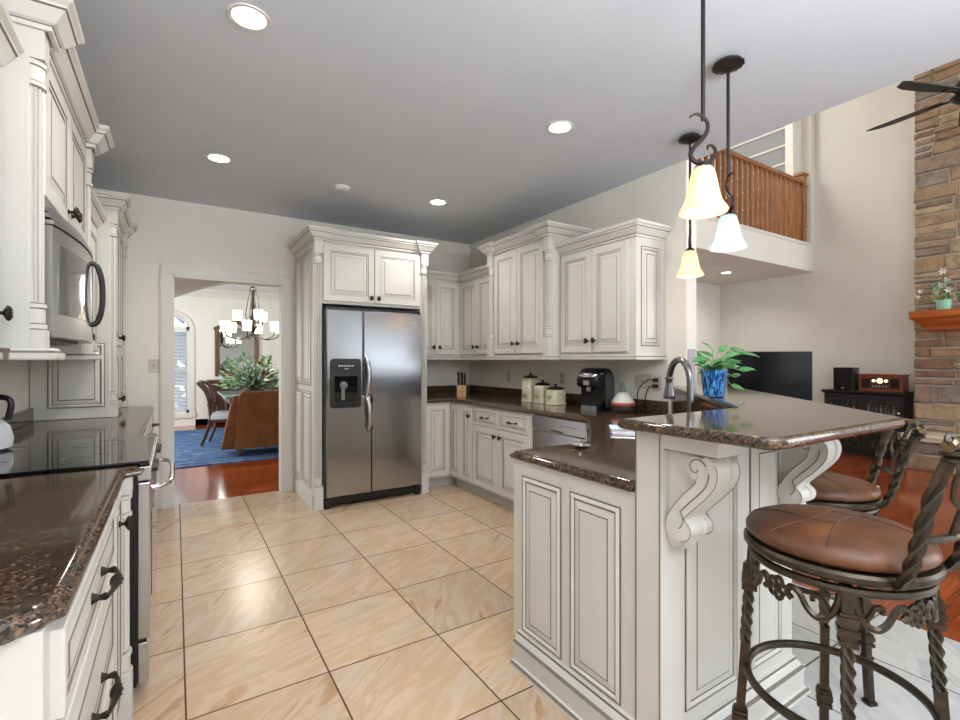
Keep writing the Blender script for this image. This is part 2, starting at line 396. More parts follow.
def column(parent, M, w, H, d=0.9, blk0=0.11, blk1=0.10, name='column'):
    """engaged fluted post; local origin at bottom centre of its back plane"""
    mb = MB(); r = w/2; P = half(r*0.86, d, 12, 0.006)
    R90 = Matrix(((1, 0, 0, 0), (0, 0, 1, 0), (0, 1, 0, 0), (0, 0, 0, 1))); T = M @ R90      # extrude() z -> local y (up)
    def disc(v0, v1, k, m=0): mb.extrude(half(r*k, d, 12), v0, v1, m, T)
    mb.box(-r, r, 0, blk0, 0, r*d*1.05, M=M)
    mb.box(-r, r, H-blk1, H, 0, r*d*1.05, M=M)
    y = blk0
    for dv, k, m in ((0.004, 0.8, 1), (0.014, 1.06, 0), (0.004, 0.86, 1), (0.045, 0.94, 0), (0.004, 0.84, 1), (0.012, 1.05, 0), (0.004, 0.82, 1)):
        disc(y, y+dv, k, m); y += dv
    z = H-blk1
    for dv, k, m in ((0.004, 0.8, 1), (0.014, 1.06, 0), (0.004, 0.86, 1), (0.045, 0.94, 0), (0.004, 0.84, 1), (0.012, 1.05, 0), (0.004, 0.82, 1)):
        disc(z-dv, z, k, m); z -= dv
    n = len(P); vs = [(u, y, w2) for u, w2 in P]+[(u, z, w2) for u, w2 in P]
    fs = [(k, k+1, n+k+1, n+k) for k in range(n-1)]
    mb.add(vs, fs, 0, M)
    for k in range(1, n-1, 2):                                  # glazed flute bottoms
        a = PI*k/(n-1); q = r*0.86-0.0048; u, w2 = q*math.cos(a), q*d*math.sin(a); e = 0.0022
        mb.add([(u-e*math.sin(a), y, w2+0.0006), (u+e*math.sin(a), y, w2+0.0006), (u+e*math.sin(a), z, w2+0.0006), (u-e*math.sin(a), z, w2+0.0006)], [(0, 1, 2, 3)], 1, M)
    return mb.build(name, [M_cab, M_glaze], parent)
CROWN = [(0.0, 0.0), (0.012, 0.0), (0.012, 0.014), (0.015, 0.017), (0.024, 0.022), (0.034, 0.036), (0.050, 0.058), (0.056, 0.062), (0.056, 0.070), (0.060, 0.073), (0.070, 0.080), (0.070, 0.098), (0.0, 0.098)]
CROWN_M = [0, 0, 1, 0, 0, 0, 1, 0, 0, 0, 0, 0, 0]
def crown(parent, path, z, sc=1.0):
    mb = MB(); mb.sweep(path, [(o*sc, z+h*sc) for o, h in CROWN], CROWN_M); return mb.build('crown_moulding', [M_cab, M_glaze], parent)
RAIL = [(0.0, 0.0), (0.018, 0.0), (0.022, 0.006), (0.022, 0.022), (0.012, 0.030), (0.008, 0.038), (0.0, 0.038)]
def light_rail(parent, path, z):
    mb = MB(); mb.sweep(path, [(o, z+h) for o, h in RAIL], [0, 0, 0, 1, 0, 0, 0]); return mb.build('light_rail', [M_cab, M_glaze], parent)
def offset_poly(poly, d):
    n = len(poly); out = []
    for i in range(n):
        p = Vector(poly[i]); d0 = (p-Vector(poly[i-1])).normalized(); d1 = (Vector(poly[(i+1) % n])-p).normalized()
        n0, n1 = Vector((-d0.y, d0.x)), Vector((-d1.y, d1.x)); mm = n0+n1; k = mm.length_squared; mm = mm*(2/k) if k > 0.05 else n0
        out.append((p.x+mm.x*d, p.y+mm.y*d))
    return out
def round_corner(p0, p, p1, r, n=5):
    p0, p, p1 = Vector(p0), Vector(p), Vector(p1); a = p+(p0-p).normalized()*r; b = p+(p1-p).normalized()*r
    return [tuple((a*(1-t)+p*t)*(1-t)+(p*(1-t)+b*t)*t) for t in [k/n for k in range(n+1)]]
def slab(poly, ztop, th, prof=None, hole=None):
    """counter-clockwise outline of the lip; rounded nose all round, optional hole"""
    mb = MB(); prof = prof or [(0.012, 0.0), (0.004, 0.004), (0.0, 0.011), (0.002, 0.018), (0.010, 0.022), (0.013, 0.026), (0.018, th-0.003), (0.024, th), (0.027, th)]
    rs = [[(x, y, ztop-th+z) for x, y in offset_poly(poly, i)] for i, z in prof]
    if not hole: return mb.rings(rs)
    mb.rings(rs, cap0=False, cap1=False)
    bm = bmesh.new(); top = [bm.verts.new(p) for p in rs[-1]]; hv = [bm.verts.new((x, y, ztop)) for x, y in hole]
    ed = [bm.edges.new((l[i], l[(i+1) % len(l)])) for l in (top, hv) for i in range(len(l))]
    bmesh.ops.triangle_fill(bm, use_beauty=True, use_dissolve=False, edges=ed); bm.verts.index_update()
    mb.add([v.co[:] for v in bm.verts], [[v.index for v in f.verts] for f in bm.faces]); bm.free()
    mb.rings([[(x, y, ztop) for x, y in hole], [(x, y, ztop-th) for x, y in hole]], cap0=False, cap1=False)
    return mb
# ---------------------------------------------------------------- the setting
XL, XR, YB, ZC = -0.80, 3.08, 5.09, 2.74
mb = MB(); mb.extrude([(-0.95, -3.0), (1.32, -3.0), (1.32, 1.0), (2.0, 1.0), (3.07, 2.12), (3.07, 5.14), (-0.95, 5.14)], -0.1, 0.0); struct('floor', mb, M_tile)
mb = MB(); mb.extrude([(1.32, -3.0), (3.07, -3.0), (3.07, 2.12), (2.0, 1.0), (1.32, 1.0)], -0.1, 0.0); struct('floor_daylight_tint', mb, M_tiledaylit)  # stool side of the one tile floor, daylight tint painted in
mb = MB(); mb.box(3.07, 8.5, -3.0, 5.3, -0.1, 0.0); struct('floor_wood', mb, M_floorwood)
mb = MB(); mb.box(-2.6, 3.07, 5.14, 11.4, -0.1, 0.0); struct('floor_dining', mb, M_floorwood)
mb = MB(); mb.box(-0.95, 3.14, -3.0, 5.2, ZC, ZC+0.3); struct('ceiling', mb, M_ceil)
mb = MB(); mb.box(-0.95, XL, -3.0, 5.2, 0, ZC); struct('wall_left', mb, M_wall)
mb = MB(); mb.box(XR, 3.2, 2.105, 5.09, 0, ZC); struct('wall_right', mb, M_wall)
DX0, DX1, DZ = -0.02, 0.90, 2.06
mb = MB(); mb.box(XL, DX0, YB, YB+0.11, 0, ZC); mb.box(DX1, 3.2, YB, YB+0.11, 0, ZC); mb.box(DX0, DX1, YB, YB+0.11, DZ, ZC); struct('wall_back', mb, M_wall)
# doorway casing: three boards with a stepped profile
mb = MB()
def casing(x0, x1, z0, z1, y, s):
    mb.box(x0, x1, y-0.02*s, y, z0, z1)
cw = 0.095
for (a, b) in ((DX0-cw, DX0-0.005), (DX1+0.005, DX1+cw)):
    mb.box(a, b, YB-0.016, YB, 0, DZ+0.005); mb.box(a+0.012, b-0.012, YB-0.022, YB, 0, DZ+0.005)
mb.box(DX0-cw, DX1+cw, YB-0.016, YB, DZ+0.005, DZ+cw); mb.box(DX0-cw+0.01, DX1+cw-0.01, YB-0.023, YB, DZ+0.02, DZ+cw-0.015)
mb.box(DX0-0.006, DX0+0.012, YB-0.012, YB+0.13, 0, DZ); mb.box(DX1-0.012, DX1+0.006, YB-0.012, YB+0.13, 0, DZ); mb.box(DX0, DX1, YB-0.012, YB+0.13, DZ-0.012, DZ+0.006)
struct('door_1', mb, M_white)
mb = MB(); mb.box(DX1+cw, 1.0, YB-0.014, YB, 0, 0.12); struct('baseboard_back', mb, M_white)
# rear kitchen wall behind the camera, with a window opening for the daylight
mb = MB(); mb.box(-0.95, 0.0, -3.12, -3.0, 0, ZC); mb.box(2.6, 3.2, -3.12, -3.0, 0, ZC); mb.box(0.0, 2.6, -3.12, -3.0, 0, 0.75); mb.box(0.0, 2.6, -3.12, -3.0, 1.75, 1.93); mb.box(0.0, 2.6, -3.12, -3.0, 2.08, ZC); struct('wall_rear', mb, M_wall)
# great room
mb = MB(); mb.box(3.2, 3.4, -3.12, -3.0, 0, 5.6); mb.box(5.4, 5.65, -3.12, -3.0, 0, 5.6); mb.box(3.4, 5.4, -3.12, -3.0, 0, 0.75); mb.box(3.4, 5.4, -3.12, -3.0, 1.75, 1.93); mb.box(3.4, 5.4, -3.12, -3.0, 2.08, 5.6); struct('wall_rear_great_room', mb, M_wall)
XG, ZG, YL, ZL = 8.3, 5.6, 3.47, 3.06
mb = MB(); mb.box(XG, XG+0.15, -3.0, 5.3, 0, ZG); struct('wall_far', mb, M_wall)
mb = MB(); mb.box(3.2, XG, YB-0.1, YB+0.1, 0, ZG); struct('wall_alcove', mb, M_wall)
mb = MB(); mb.box(2.98, 3.14, -3.0, 5.2, ZC+0.3, ZG); struct('wall_upper', mb, M_wall)
mb = MB(); mb.box(2.98, XG+0.15, -3.0, 5.3, ZG, ZG+0.15); struct('ceiling_great_room', mb, M_wall)
mb = MB(); mb.box(3.2, XG, YL, 5.0, 2.66, ZL); struct('ceiling_alcove', mb, M_wall)
mb = MB(); mb.box(3.2, 8.1, YL-0.012, YL, ZL-0.03, ZL+0.02); struct('trim_1', mb, M_white)
mb = MB(); mb.box(7.90, 8.16, YL+0.13, YL+0.24, ZL, ZG); struct('trim_2', mb, M_wall)
mb = MB(); mb.box(8.16, XG, YL+0.0, YL+0.24, ZL, ZG); struct('wall_loft', mb, M_wall)
# boarded wall inside the loft
mb = MB()
for k in range(9):
    z = 3.06+k*0.285; mb.box(XG-0.02, XG, YL+0.14, 4.98, z, z+0.285, 0); mb.box(XG-0.05, XG-0.02, YL+0.14, 4.98, z+0.255, z+0.285, 1)
struct('wall_loft_boards', mb, [mat('loft_board_grey', (150, 152, 156), 0.8), M_white])
# dining room
mb = MB()
WX0, WX1, WZ0, WZ1 = -0.72, 0.24, 0.26, 1.94
Y2 = 11.2
mb.box(-2.6, WX0, Y2, Y2+0.12, 0, ZC); mb.box(WX1, 3.2, Y2, Y2+0.12, 0, ZC); mb.box(WX0, WX1, Y2, Y2+0.12, 0, WZ0)
xc, rr = (WX0+WX1)/2, (WX1-WX0)/2; az = WZ1+0.03; rh = 0.28
arc = [(xc+rr*math.cos(a), az+rh*math.sin(a)) for a in [PI*k/20 for k in range(21)]]
poly = [(WX1, ZC)]+[(WX1, az)]+arc[1:-1]+[(WX0, az), (WX0, ZC)]
for i in range(len(arc)-1):
    (xa, za), (xb, zb) = arc[i], arc[i+1]
    mb.rings([[(xa, Y2, za), (xb, Y2, zb), (xb, Y2, ZC), (xa, Y2, ZC)], [(xa, Y2+0.12, za), (xb, Y2+0.12, zb), (xb, Y2+0.12, ZC), (xa, Y2+0.12, ZC)]])
struct('wall_dining_back', mb, M_wall)
mb = MB(); mb.box(3.2, 3.3, 5.2, 11.3, 0, ZC); struct('wall_dining_right', mb, M_wall)
mb = MB(); mb.box(-2.7, -2.6, 5.2, 11.3, 0, ZC); struct('wall_dining_left', mb, M_wall)
mb = MB(); mb.box(-2.7, -0.95, 5.09, 5.2, 0, ZC); struct('wall_dining_front', mb, M_wall)
mb = MB(); mb.box(-2.7, 3.3, 5.2, 11.3, ZC, ZC+0.1); struct('ceiling_dining', mb, mat('bright_ceiling_paint', (226, 224, 220), 0.9))
mb = MB()
pts = []
for k in range(25):
    x = -1.3+4.4*k/24; pts.append((x, 2.30-0.36*((x-1.15)/1.3)**2 if abs(x-1.15) < 2.2 else 1.3))
for i in range(24):
    (xa, za), (xb, zb) = pts[i], pts[i+1]
    mb.rings([[(xa, 6.3, za), (xb, 6.3, zb), (xb, 6.3, ZC), (xa, 6.3, ZC)], [(xa, 6.42, za), (xb, 6.42, zb), (xb, 6.42, ZC), (xa, 6.42, ZC)]])
struct('trim_3', mb, M_wall)
mb = MB(); mb.sweep([(3.2, Y2), (WX1+0.1, Y2)], [(0, 0), (0, 0.14), (-0.016, 0.12), (-0.016, 0)]); mb.box(WX1+0.1, 3.2, Y2-0.016, Y2, 0, 0.13); mb.sweep([(-2.6, Y2), (3.2, Y2)], [(0, 2.58), (0.02, 2.58), (0.04, 2.64), (0.1, 2.72), (0.1, ZC), (0, ZC)]); struct('baseboard_dining', mb, M_white)
# dining window
mb = MB(); t = 0.055
mb.box(WX0, WX0+t, Y2+0.02, Y2+0.10, WZ0, az); mb.box(WX1-t, WX1, Y2+0.02, Y2+0.10, WZ0, az); mb.box(WX0, WX1, Y2+0.02, Y2+0.10, WZ0, WZ0+t); mb.box(WX0, WX1, Y2+0.02, Y2+0.10, WZ1-0.03, az)
mb.box(WX0, WX1, Y2+0.03, Y2+0.09, 1.08, 1.12)
mb.tube([(x, Y2+0.05, z) for x, z in [(xc+(rr-0.02)*math.cos(a), az+(rh-0.02)*math.sin(a)) for a in [PI*k/20 for k in range(21)]]], 0.03, 6)
for s in (-1, 1): mb.box(xc+s*(rr+0.04)-0.045, xc+s*(rr+0.04)+0.045, Y2-0.02, Y2, WZ0-0.1, az)
mb.box(WX0-0.1, WX1+0.1, Y2-0.035, Y2, WZ0-0.1, WZ0)
mb.tube([(xc+(rr+0.045)*math.cos(a), Y2-0.004, az+(rh+0.045)*math.sin(a)) for a in [PI*k/20 for k in range(21)]], 0.042, 6, flat=0.4)
win = struct('window_1', mb, M_white)
g = MB(); g.box(WX0+0.02, WX1-0.02, Y2+0.058, Y2+0.062, WZ0+0.02, az)
gm = mat('window_glass', (240, 248, 250), 0.0); bsdf(gm).inputs['Transmission Weight'].default_value = 1.0; bsdf(gm).inputs['IOR'].default_value = 1.05
g.build('window_pane', gm, win)
bl = thing('window_blind', 'white horizontal slat blind hanging in the arched dining room window', 'blind', (xc, Y2+0.03, WZ0+0.06))
mb = MB()
for k in range(58):
    z = WZ0+0.075+k*0.0278
    if z > WZ1-0.06: break
    mb.box(-rr+0.06, rr-0.06, -0.016, 0.016, -0.0012, 0.0012, M=Matrix.Translation((xc, Y2+0.008, z)) @ Matrix.Rotation(0.5, 4, 'X'))
mb.build('slats', M_slat, bl)
mb = MB(); mb.box(WX0+0.058, WX1-0.058, Y2-0.012, Y2+0.028, WZ1-0.075, WZ1-0.03); mb.build('headrail', M_slat, bl)
for s in (-0.28, 0.28):
    mb = MB(); mb.box(xc+s-0.004, xc+s+0.004, Y2-0.010, Y2-0.008, WZ0+0.06, WZ1-0.05); mb.build('ladder_tape', M_slat, bl)
# garden beyond the dining window
hd = MB(); rr_ = random.Random(3)
for k in range(900):
    x, z = rr_.uniform(-4.2, 2.4), rr_.uniform(0.0, 3.4); y = 14.5+rr_.uniform(-0.4, 0.4); s = rr_.uniform(0.12, 0.3); a = rr_.uniform(0, PI)
    hd.add([(x-s*math.cos(a), y, z-s*math.sin(a)), (x+s*math.sin(a), y+0.1, z-s*0.5), (x+s*math.cos(a), y, z+s*math.sin(a)), (x-s*math.sin(a), y-0.1, z+s*0.5)], [(0, 1, 2, 3)])
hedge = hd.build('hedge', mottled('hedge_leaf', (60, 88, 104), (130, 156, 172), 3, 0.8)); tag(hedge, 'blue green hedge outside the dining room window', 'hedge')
mb = MB(); mb.box(-6, 6, 11.4, 20, -0.15, -0.02); struct('ground', mb, mat('patio', (150, 156, 160), 0.9))
# ---------------------------------------------------------------- left run
def cab(name, label, cat, loc, group=None): return thing(name, label, cat, loc, 0, group)
def body(parent, boxes, name='body', mats=None):
    mb = MB()
    for b in boxes: mb.box(*b)
    return mb.build(name, mats or [M_cab, M_toe], parent, bevel=0.002)
CT = 0.912; CU = CT-0.035                                     # worktop top / underside
EXP = (1, 0, 0); WXP = (-1, 0, 0); SY = (0, -1, 0)
FX = -0.178
t = cab('base_cabinet', 'white glazed drawer base cabinet under the granite left of the range', 'cabinet', (-0.48, 1.5, 0))
body(t, [(XL+0.005, FX, 1.02, 2.225, 0.1, CU, 0), (XL+0.005, FX-0.07, 1.035, 2.225, 0.0, 0.1, 1)])
mb = MB(); M = FM((XL+0.03, 1.02, 0.13), SY); inset_panel(mb, M, 0.53, 0.70); mb.build('end_panel', [M_cab, M_glaze], t)
for z0, z1, hy in ((0.705, 0.855, 0.068), (0.415, 0.685, 0.088), (0.125, 0.395, 0.13)):
    drawer(t, FM((FX, 1.065, z0), EXP), 0.79, z1-z0, 0.165, 1.2, hy)
door(t, FM((FX, 1.90, 0.125), EXP), 0.19, 0.73, (0.085, 0.64), f=0.035)
column(t, FM((FX, 2.165, 0.0), EXP), 0.085, CU, 1.0, 0.17, 0.05)
t = cab('base_cabinet', 'white glazed base cabinet between the range and the back wall', 'cabinet', (-0.48, 4.0, 0))
body(t, [(XL+0.005, FX, 3.03, 5.06, 0.1, CU, 0), (XL+0.005, FX-0.07, 3.03, 5.06, 0.0, 0.1, 1)])
for i in range(3):
    y = 3.06+i*0.66
    drawer(t, FM((FX, y, 0.715), EXP), 0.62, 0.14, 0.11)
    for j in (0, 1): door(t, FM((FX, y+j*0.315, 0.125), EXP), 0.305, 0.565, (0.265 if j == 0 else 0.04, 0.5))
w = slab([(XL+0.004, 0.99), (-0.215, 0.99), (-0.152, 1.05), (-0.152, 2.17), (-0.105, 2.195), (-0.10, 2.242), (XL+0.004, 2.242)], CT, 0.035)
w = w.build('worktop', M_granite, None, smooth=True); tag(w, 'brown granite worktop slab on the drawers left of the range', 'worktop')
w = slab([(XL+0.004, 3.035), (-0.10, 3.035), (-0.105, 3.09), (-0.152, 3.115), (-0.152, 5.07), (XL+0.004, 5.07)], CT, 0.035)
w = w.build('worktop', M_granite, None, smooth=True); tag(w, 'granite worktop slab beyond the range under the tall hutch', 'worktop')
mb = MB(); mb.box(XL+0.004, XL+0.028, 3.04, 4.16, 0, 0.09); mb.v = [v+Vector((0, 0, CT)) for v in mb.v]
o = mb.build('backsplash', M_granite, None, bevel=0.003); tag(o, 'low granite backsplash strip standing on the worktop beside the hutch', 'backsplash')

# range
t = thing('range_cooker', 'stainless slide-in range with black glass cooktop and bowed handle', 'stove', (-0.45, 2.64, 0))
RY0, RY1 = 2.25, 3.025
body(t, [(XL+0.02, -0.125, RY0, RY1, 0.06, 0.90, 0)], mats=[M_black])
for y in (RY0+0.05, RY1-0.05):
    for x in (-0.7, -0.19):
        mb = MB(); mb.lathe([(0.018, 0.0), (0.018, 0.06)], (x, y, 0), 10); mb.build('leveling_foot', M_black, t)
mb = MB(); mb.rings([[(x, y, z) for x, y in offset_poly([(XL+0.02, RY0-0.002), (-0.085, RY0-0.002), (-0.085, RY1+0.002), (XL+0.02, RY1+0.002)], i)] for i, z in ((0.004, 0.9), (0.0, 0.904), (0.0, 0.918), (0.004, 0.922))]); mb.build('cooktop', M_glassblk, t)
for x, y, r in ((-0.62, 2.45, 0.09), (-0.62, 2.83, 0.075), (-0.3, 2.45, 0.075), (-0.3, 2.83, 0.1)):
    mb = MB(); mb.tube([(x+r*math.cos(2*PI*k/40), y+r*math.sin(2*PI*k/40), 0.9222) for k in range(40)], 0.0012, 4, closed=True); mb.build('burner_ring', M_gray, t)
mb = MB(); mb.box(-0.125, -0.078, RY0+0.004, RY1-0.004, 0.845, 0.900); mb.build('control_strip', M_steel2, t, bevel=0.004)
for y in (2.36, 2.46, 2.82, 2.92):
    mb = MB(); mb.lathe([(0.017, 0), (0.016, 0.018), (0.001, 0.019)], seg=16, M=FM((-0.078, y, 0.873), EXP)); mb.build('knob', M_black, t, smooth=True)
mb = MB(); mb.box(-0.125, -0.082, RY0+0.006, RY1-0.006, 0.235, 0.838); dr = mb.build('oven_door', M_steel2, t, bevel=0.006)
mb = MB(); mb.box(-0.083, -0.0795, RY0+0.1, RY1-0.1, 0.36, 0.70); mb.build('window', M_glassblk, dr)
mb = MB(); pts = bezier([(-0.082, 2.33, 0.80), (-0.045, 2.345, 0.80), (-0.018, 2.42, 0.80), (-0.012, 2.64, 0.80), (-0.018, 2.86, 0.80), (-0.045, 2.935, 0.80), (-0.082, 2.95, 0.80)], 6); mb.tube(pts, 0.0105, 12); mb.build('handle', M_chrome, dr, smooth=True)
mb = MB(); mb.box(-0.125, -0.088, RY0+0.006, RY1-0.006, 0.062, 0.222); mb.build('storage_drawer', M_steel2, t, bevel=0.006)
mb = MB(); mb.box(-0.126, -0.106, RY0+0.01, RY1-0.01, 0.222, 0.236); mb.build('door_gap', M_black, t)
# kettle on the worktop
t = thing('kettle', 'white enamel kettle with black handle at the far side of the range', 'kettle', (-0.70, 2.86, 0.9235))
mb = MB(); mb.lathe([(0.085, 0.0), (0.10, 0.01), (0.104, 0.05), (0.092, 0.10), (0.06, 0.135), (0.03, 0.145), (0.001, 0.147)], (-0.70, 2.86, 0.9235), 28); mb.build('body', mat('white_enamel', (232, 232, 236), 0.15), t, smooth=True)
mb = MB(); mb.tube(bezier([(-0.765, 2.86, 1.03), (-0.77, 2.86, 1.10), (-0.75, 2.86, 1.145), (-0.64, 2.86, 1.15), (-0.605, 2.86, 1.125), (-0.615, 2.86, 1.05)], 6), 0.012, 8); mb.build('handle', M_black, t, smooth=True)
mb = MB(); mb.lathe([(0.012, 0), (0.018, 0.012), (0.012, 0.024), (0.001, 0.026)], (-0.70, 2.86, 1.069), 12); mb.build('lid_knob', M_black, t, smooth=True)
mb = MB(); mb.tube([(-0.72, 2.79, 1.0), (-0.735, 2.75, 1.03), (-0.745, 2.72, 1.075)], [0.02, 0.015, 0.011], 10); mb.build('spout', mat('white_enamel_spout', (232, 232, 236), 0.15), t, smooth=True)
mb = MB(); mb.tube([(-0.742, 2.728, 1.064), (-0.748, 2.713, 1.088)], [0.017, 0.016], 10); mb.build('spout_cap', M_black, t)

# left wall cabinets
UB = 1.31
t = cab('upper_cabinet', 'white glazed wall cabinet nearest the camera above the left worktop', 'cabinet', (-0.63, 1.3, UB))
fx = -0.468
body(t, [(XL+0.004, fx, 0.55, 2.028, UB+0.036, 2.20)])
for i in range(4): door(t, FM((fx, 0.57+i*0.362, UB+0.06), EXP), 0.355, 0.81, (0.045 if i % 2 == 0 else 0.31, 0.08))
crown(t, [(fx, 0.55), (fx, 2.030)], 2.192); light_rail(t, [(fx, 0.55), (fx, 2.030)], UB)
t = cab('upper_cabinet', 'tall white cabinet with fluted columns around the microwave', 'cabinet', (-0.6, 2.58, UB))
fx = -0.388; ya, yb = 2.035, 3.125
body(t, [(XL+0.004, fx, ya, ya+0.10, UB+0.036, 2.36), (XL+0.004, fx, yb-0.10, yb, UB+0.036, 2.36), (XL+0.004, fx, ya+0.1, yb-0.1, 1.845, 2.36)])
for i in (0, 1): door(t, FM((fx, ya+0.107+i*0.44, 1.862), EXP), 0.434, 0.475, (0.40 if i == 0 else 0.035, 0.05))
for y in (ya+0.037, yb-0.037): column(t, FM((fx, y, UB+0.036), EXP), 0.072, 1.02, 0.95, 0.06, 0.10)
crown(t, [(XL+0.005, ya), (fx+0.044, ya), (fx+0.044, ya+0.1), (fx+0.008, ya+0.1), (fx+0.008, yb-0.1), (fx+0.044, yb-0.1), (fx+0.044, yb), (XL+0.005, yb)], 2.357, 1.0)
light_rail(t, [(-0.43, ya), (fx+0.046, ya), (fx+0.046, ya+0.1), (XL+0.2, ya+0.1)], UB); light_rail(t, [(XL+0.2, yb-0.1), (fx+0.046, yb-0.1), (fx+0.046, yb), (-0.43, yb)], UB)
t = cab('upper_cabinet', 'white wall cabinet between the microwave cabinet and the tall hutch', 'cabinet', (-0.63, 3.65, UB))
fx = -0.468
body(t, [(XL+0.004, fx, 3.132, 4.172, UB+0.036, 2.20)])
for i in (0, 1): door(t, FM((fx, 3.15+i*0.51, UB+0.06), EXP), 0.50, 0.81, (0.46 if i == 0 else 0.04, 0.08))
crown(t, [(fx, 3.130), (fx, 4.174)], 2.192); light_rail(t, [(fx, 3.130), (fx, 4.174)], UB)
t = cab('hutch_cabinet', 'tall white hutch with fluted columns standing on the worktop by the doorway', 'cabinet', (-0.6, 4.62, CT))
fx = -0.385; ya, yb = 4.18, 5.084
body(t, [(XL+0.004, fx, ya, yb, CT+0.002, 2.36)])
mb = MB(); M = FM((XL+0.09, ya, CT+0.075), SY); inset_panel(mb, M, 0.30, 0.44); mb.build('side_panel', [M_cab, M_glaze], t)
for i in (0, 1):
    door(t, FM((fx, ya+0.105+i*0.335, 1.42), EXP), 0.33, 0.91, (0.295 if i == 0 else 0.035, 0.06)); door(t, FM((fx, ya+0.105+i*0.335, CT+0.04), EXP), 0.33, 0.44, (0.295 if i == 0 else 0.035, 0.06))
for y in (ya+0.045, yb-0.045): column(t, FM((fx, y, CT+0.002), EXP), 0.085, 1.445, 0.95, 0.09, 0.10)
crown(t, [(XL+0.005, ya), (fx+0.042, ya), (fx+0.042, ya+0.1), (fx+0.008, ya+0.1), (fx+0.008, yb-0.1), (fx+0.042, yb-0.1), (fx+0.042, yb)], 2.357)

# microwave
t = thing('microwave', 'stainless over-the-range microwave with bowed black-edged handle', 'microwave', (-0.6, 2.58, 1.40))
my0, my1, mz0, mz1 = 2.142, 3.018, 1.385, 1.84
mb = MB(); mb.box(XL+0.01, -0.40, my0, my1, mz0, mz1); mb.build('body', M_gray, t)
def bow(y): return -0.355+0.045*(1-((y-2.58)/0.45)**2)
ys = [my0+(my1-my0)*k/16 for k in range(17)]
def bowed(y0, y1, z0, z1, dx, th, name, m, par, n=12):
    q = MB(); yy = [y0+(y1-y0)*k/n for k in range(n+1)]
    q.rings([[(bow(y)+dx-th, y, z0), (bow(y)+dx, y, z0), (bow(y)+dx, y, z1), (bow(y)+dx-th, y, z1)] for y in yy]); return q.build(name, m, par, smooth=True)
bowed(my0+0.004, my1-0.004, mz0+0.004, mz1-0.075, 0, 0.05, 'door', M_steel2, t)
dd = t.children[-1] if t.children else t
bowed(2.20, 2.64, 1.47, 1.71, 0.0025, 0.004, 'door_window', mat('microwave_window', (120, 122, 124), 0.08, 0.6), t)
bowed(2.78, 2.995, 1.43, 1.74, 0.0025, 0.004, 'control_panel', M_glassblk, t)
for k in range(3): bowed(my0+0.004, my1-0.004, mz1-0.07+k*0.023, mz1-0.056+k*0.023, 0.004-k*0.012, 0.04, 'vent_louvre', M_steel2, t)
mb = MB(); y = 2.70; x0 = bow(y)
mb.tube(bezier([(x0-0.002, y, 1.735), (x0+0.02, y, 1.725), (x0+0.036, y, 1.67), (x0+0.04, y, 1.60), (x0+0.036, y, 1.53), (x0+0.02, y, 1.475), (x0-0.002, y, 1.465)], 6), 0.011, 10); mb.build('handle', M_black, t, smooth=True)
mb = MB(); mb.box(-0.72, -0.42, my0+0.05, my1-0.05, mz0-0.006, mz0); mb.build('grease_filter', M_gray, t)

# ---------------------------------------------------------------- fridge wall
t = cab('fridge_surround', 'tall white cabinet with fluted columns framing the refrigerator', 'cabinet', (1.55, 4.7, 0))
fy = 4.31; xa, xb = 1.015, 2.11
body(t, [(xa, xa+0.075, fy, YB-0.003, 0.001, 2.36), (xb-0.075, xb, fy, YB-0.003, 0.001, 2.36), (xa+0.075, xb-0.075, fy, YB-0.003, 1.81, 2.36)])
for i in (0, 1): door(t, FM((xa+0.083+i*0.467, fy, 1.835), SY), 0.462, 0.50, (0.43 if i == 0 else 0.032, 0.045))
for x in (xa+0.038, xb-0.038): column(t, FM((x, fy, 0.001), SY), 0.076, 2.358, 1.0, 0.20, 0.12)
mb = MB()
for z, h in ((0.17, 0.86), (1.08, 1.22)):
    for y in (YB-0.02, YB-0.37): inset_panel(mb, FM((xa, y-0.03, z), WXP), 0.30, h)
mb.build('side_panel', [M_cab, M_glaze], t)
mb = MB(); mb.box(xa-0.012, xa, fy-0.0, YB-0.003, 0.001, 0.13); mb.build('side_skirting', M_cab, t, bevel=0.003)
crown(t, [(xa, YB-0.003), (xa, fy-0.04), (xa+0.085, fy-0.04), (xa+0.085, fy-0.01), (xb-0.085, fy-0.01), (xb-0.085, fy-0.04), (xb, fy-0.04), (xb, YB-0.003)][::1], 2.357)
t = thing('refrigerator', 'stainless side-by-side refrigerator with black ice and water dispenser', 'refrigerator', (1.56, 4.6, 0))
rx0, rx1, ry = 1.104, 2.020, 4.285
mb = MB(); mb.box(rx0, rx1, ry+0.015, 4.98, 0.03, 1.755); mb.build('body', M_gray, t)
mb = MB(); mb.box(rx0+0.01, rx1-0.01, ry+0.005, ry+0.03, 0.025, 0.10); mb.box(rx0, rx0+0.05, ry-0.015, ry+0.02, 0.0, 0.085); mb.box(rx1-0.05, rx1, ry-0.015, ry+0.02, 0.0, 0.085); mb.build('base_grille', M_black, t, bevel=0.004)
mb = MB(); mb.box(rx0+0.003, rx1-0.003, ry-0.02, ry+0.3, 1.757, 1.78); mb.build('hinge_cover', M_black, t)
xs0, xs1, zj, th = 1.436, 1.516, 0.985, 0.055
zt, zb = 1.755, 0.105
FD = FM((0, ry, 0), SY)
def fdoor(poly, name):
    q = MB(); s = 0.0
    q.rings([[(u, v, -0.0) for u, v in poly], [(u, v, th-0.008) for u, v in poly], [(u, v, th) for u, v in offset_poly(poly, 0.008)]], M=FD); return q.build(name, M_steel, t)
ld = fdoor([(rx0+0.003, zb), (xs1-0.004, zb), (xs1-0.004, zj), (xs0-0.004, zj), (xs0-0.004, zt), (rx0+0.003, zt)], 'door')
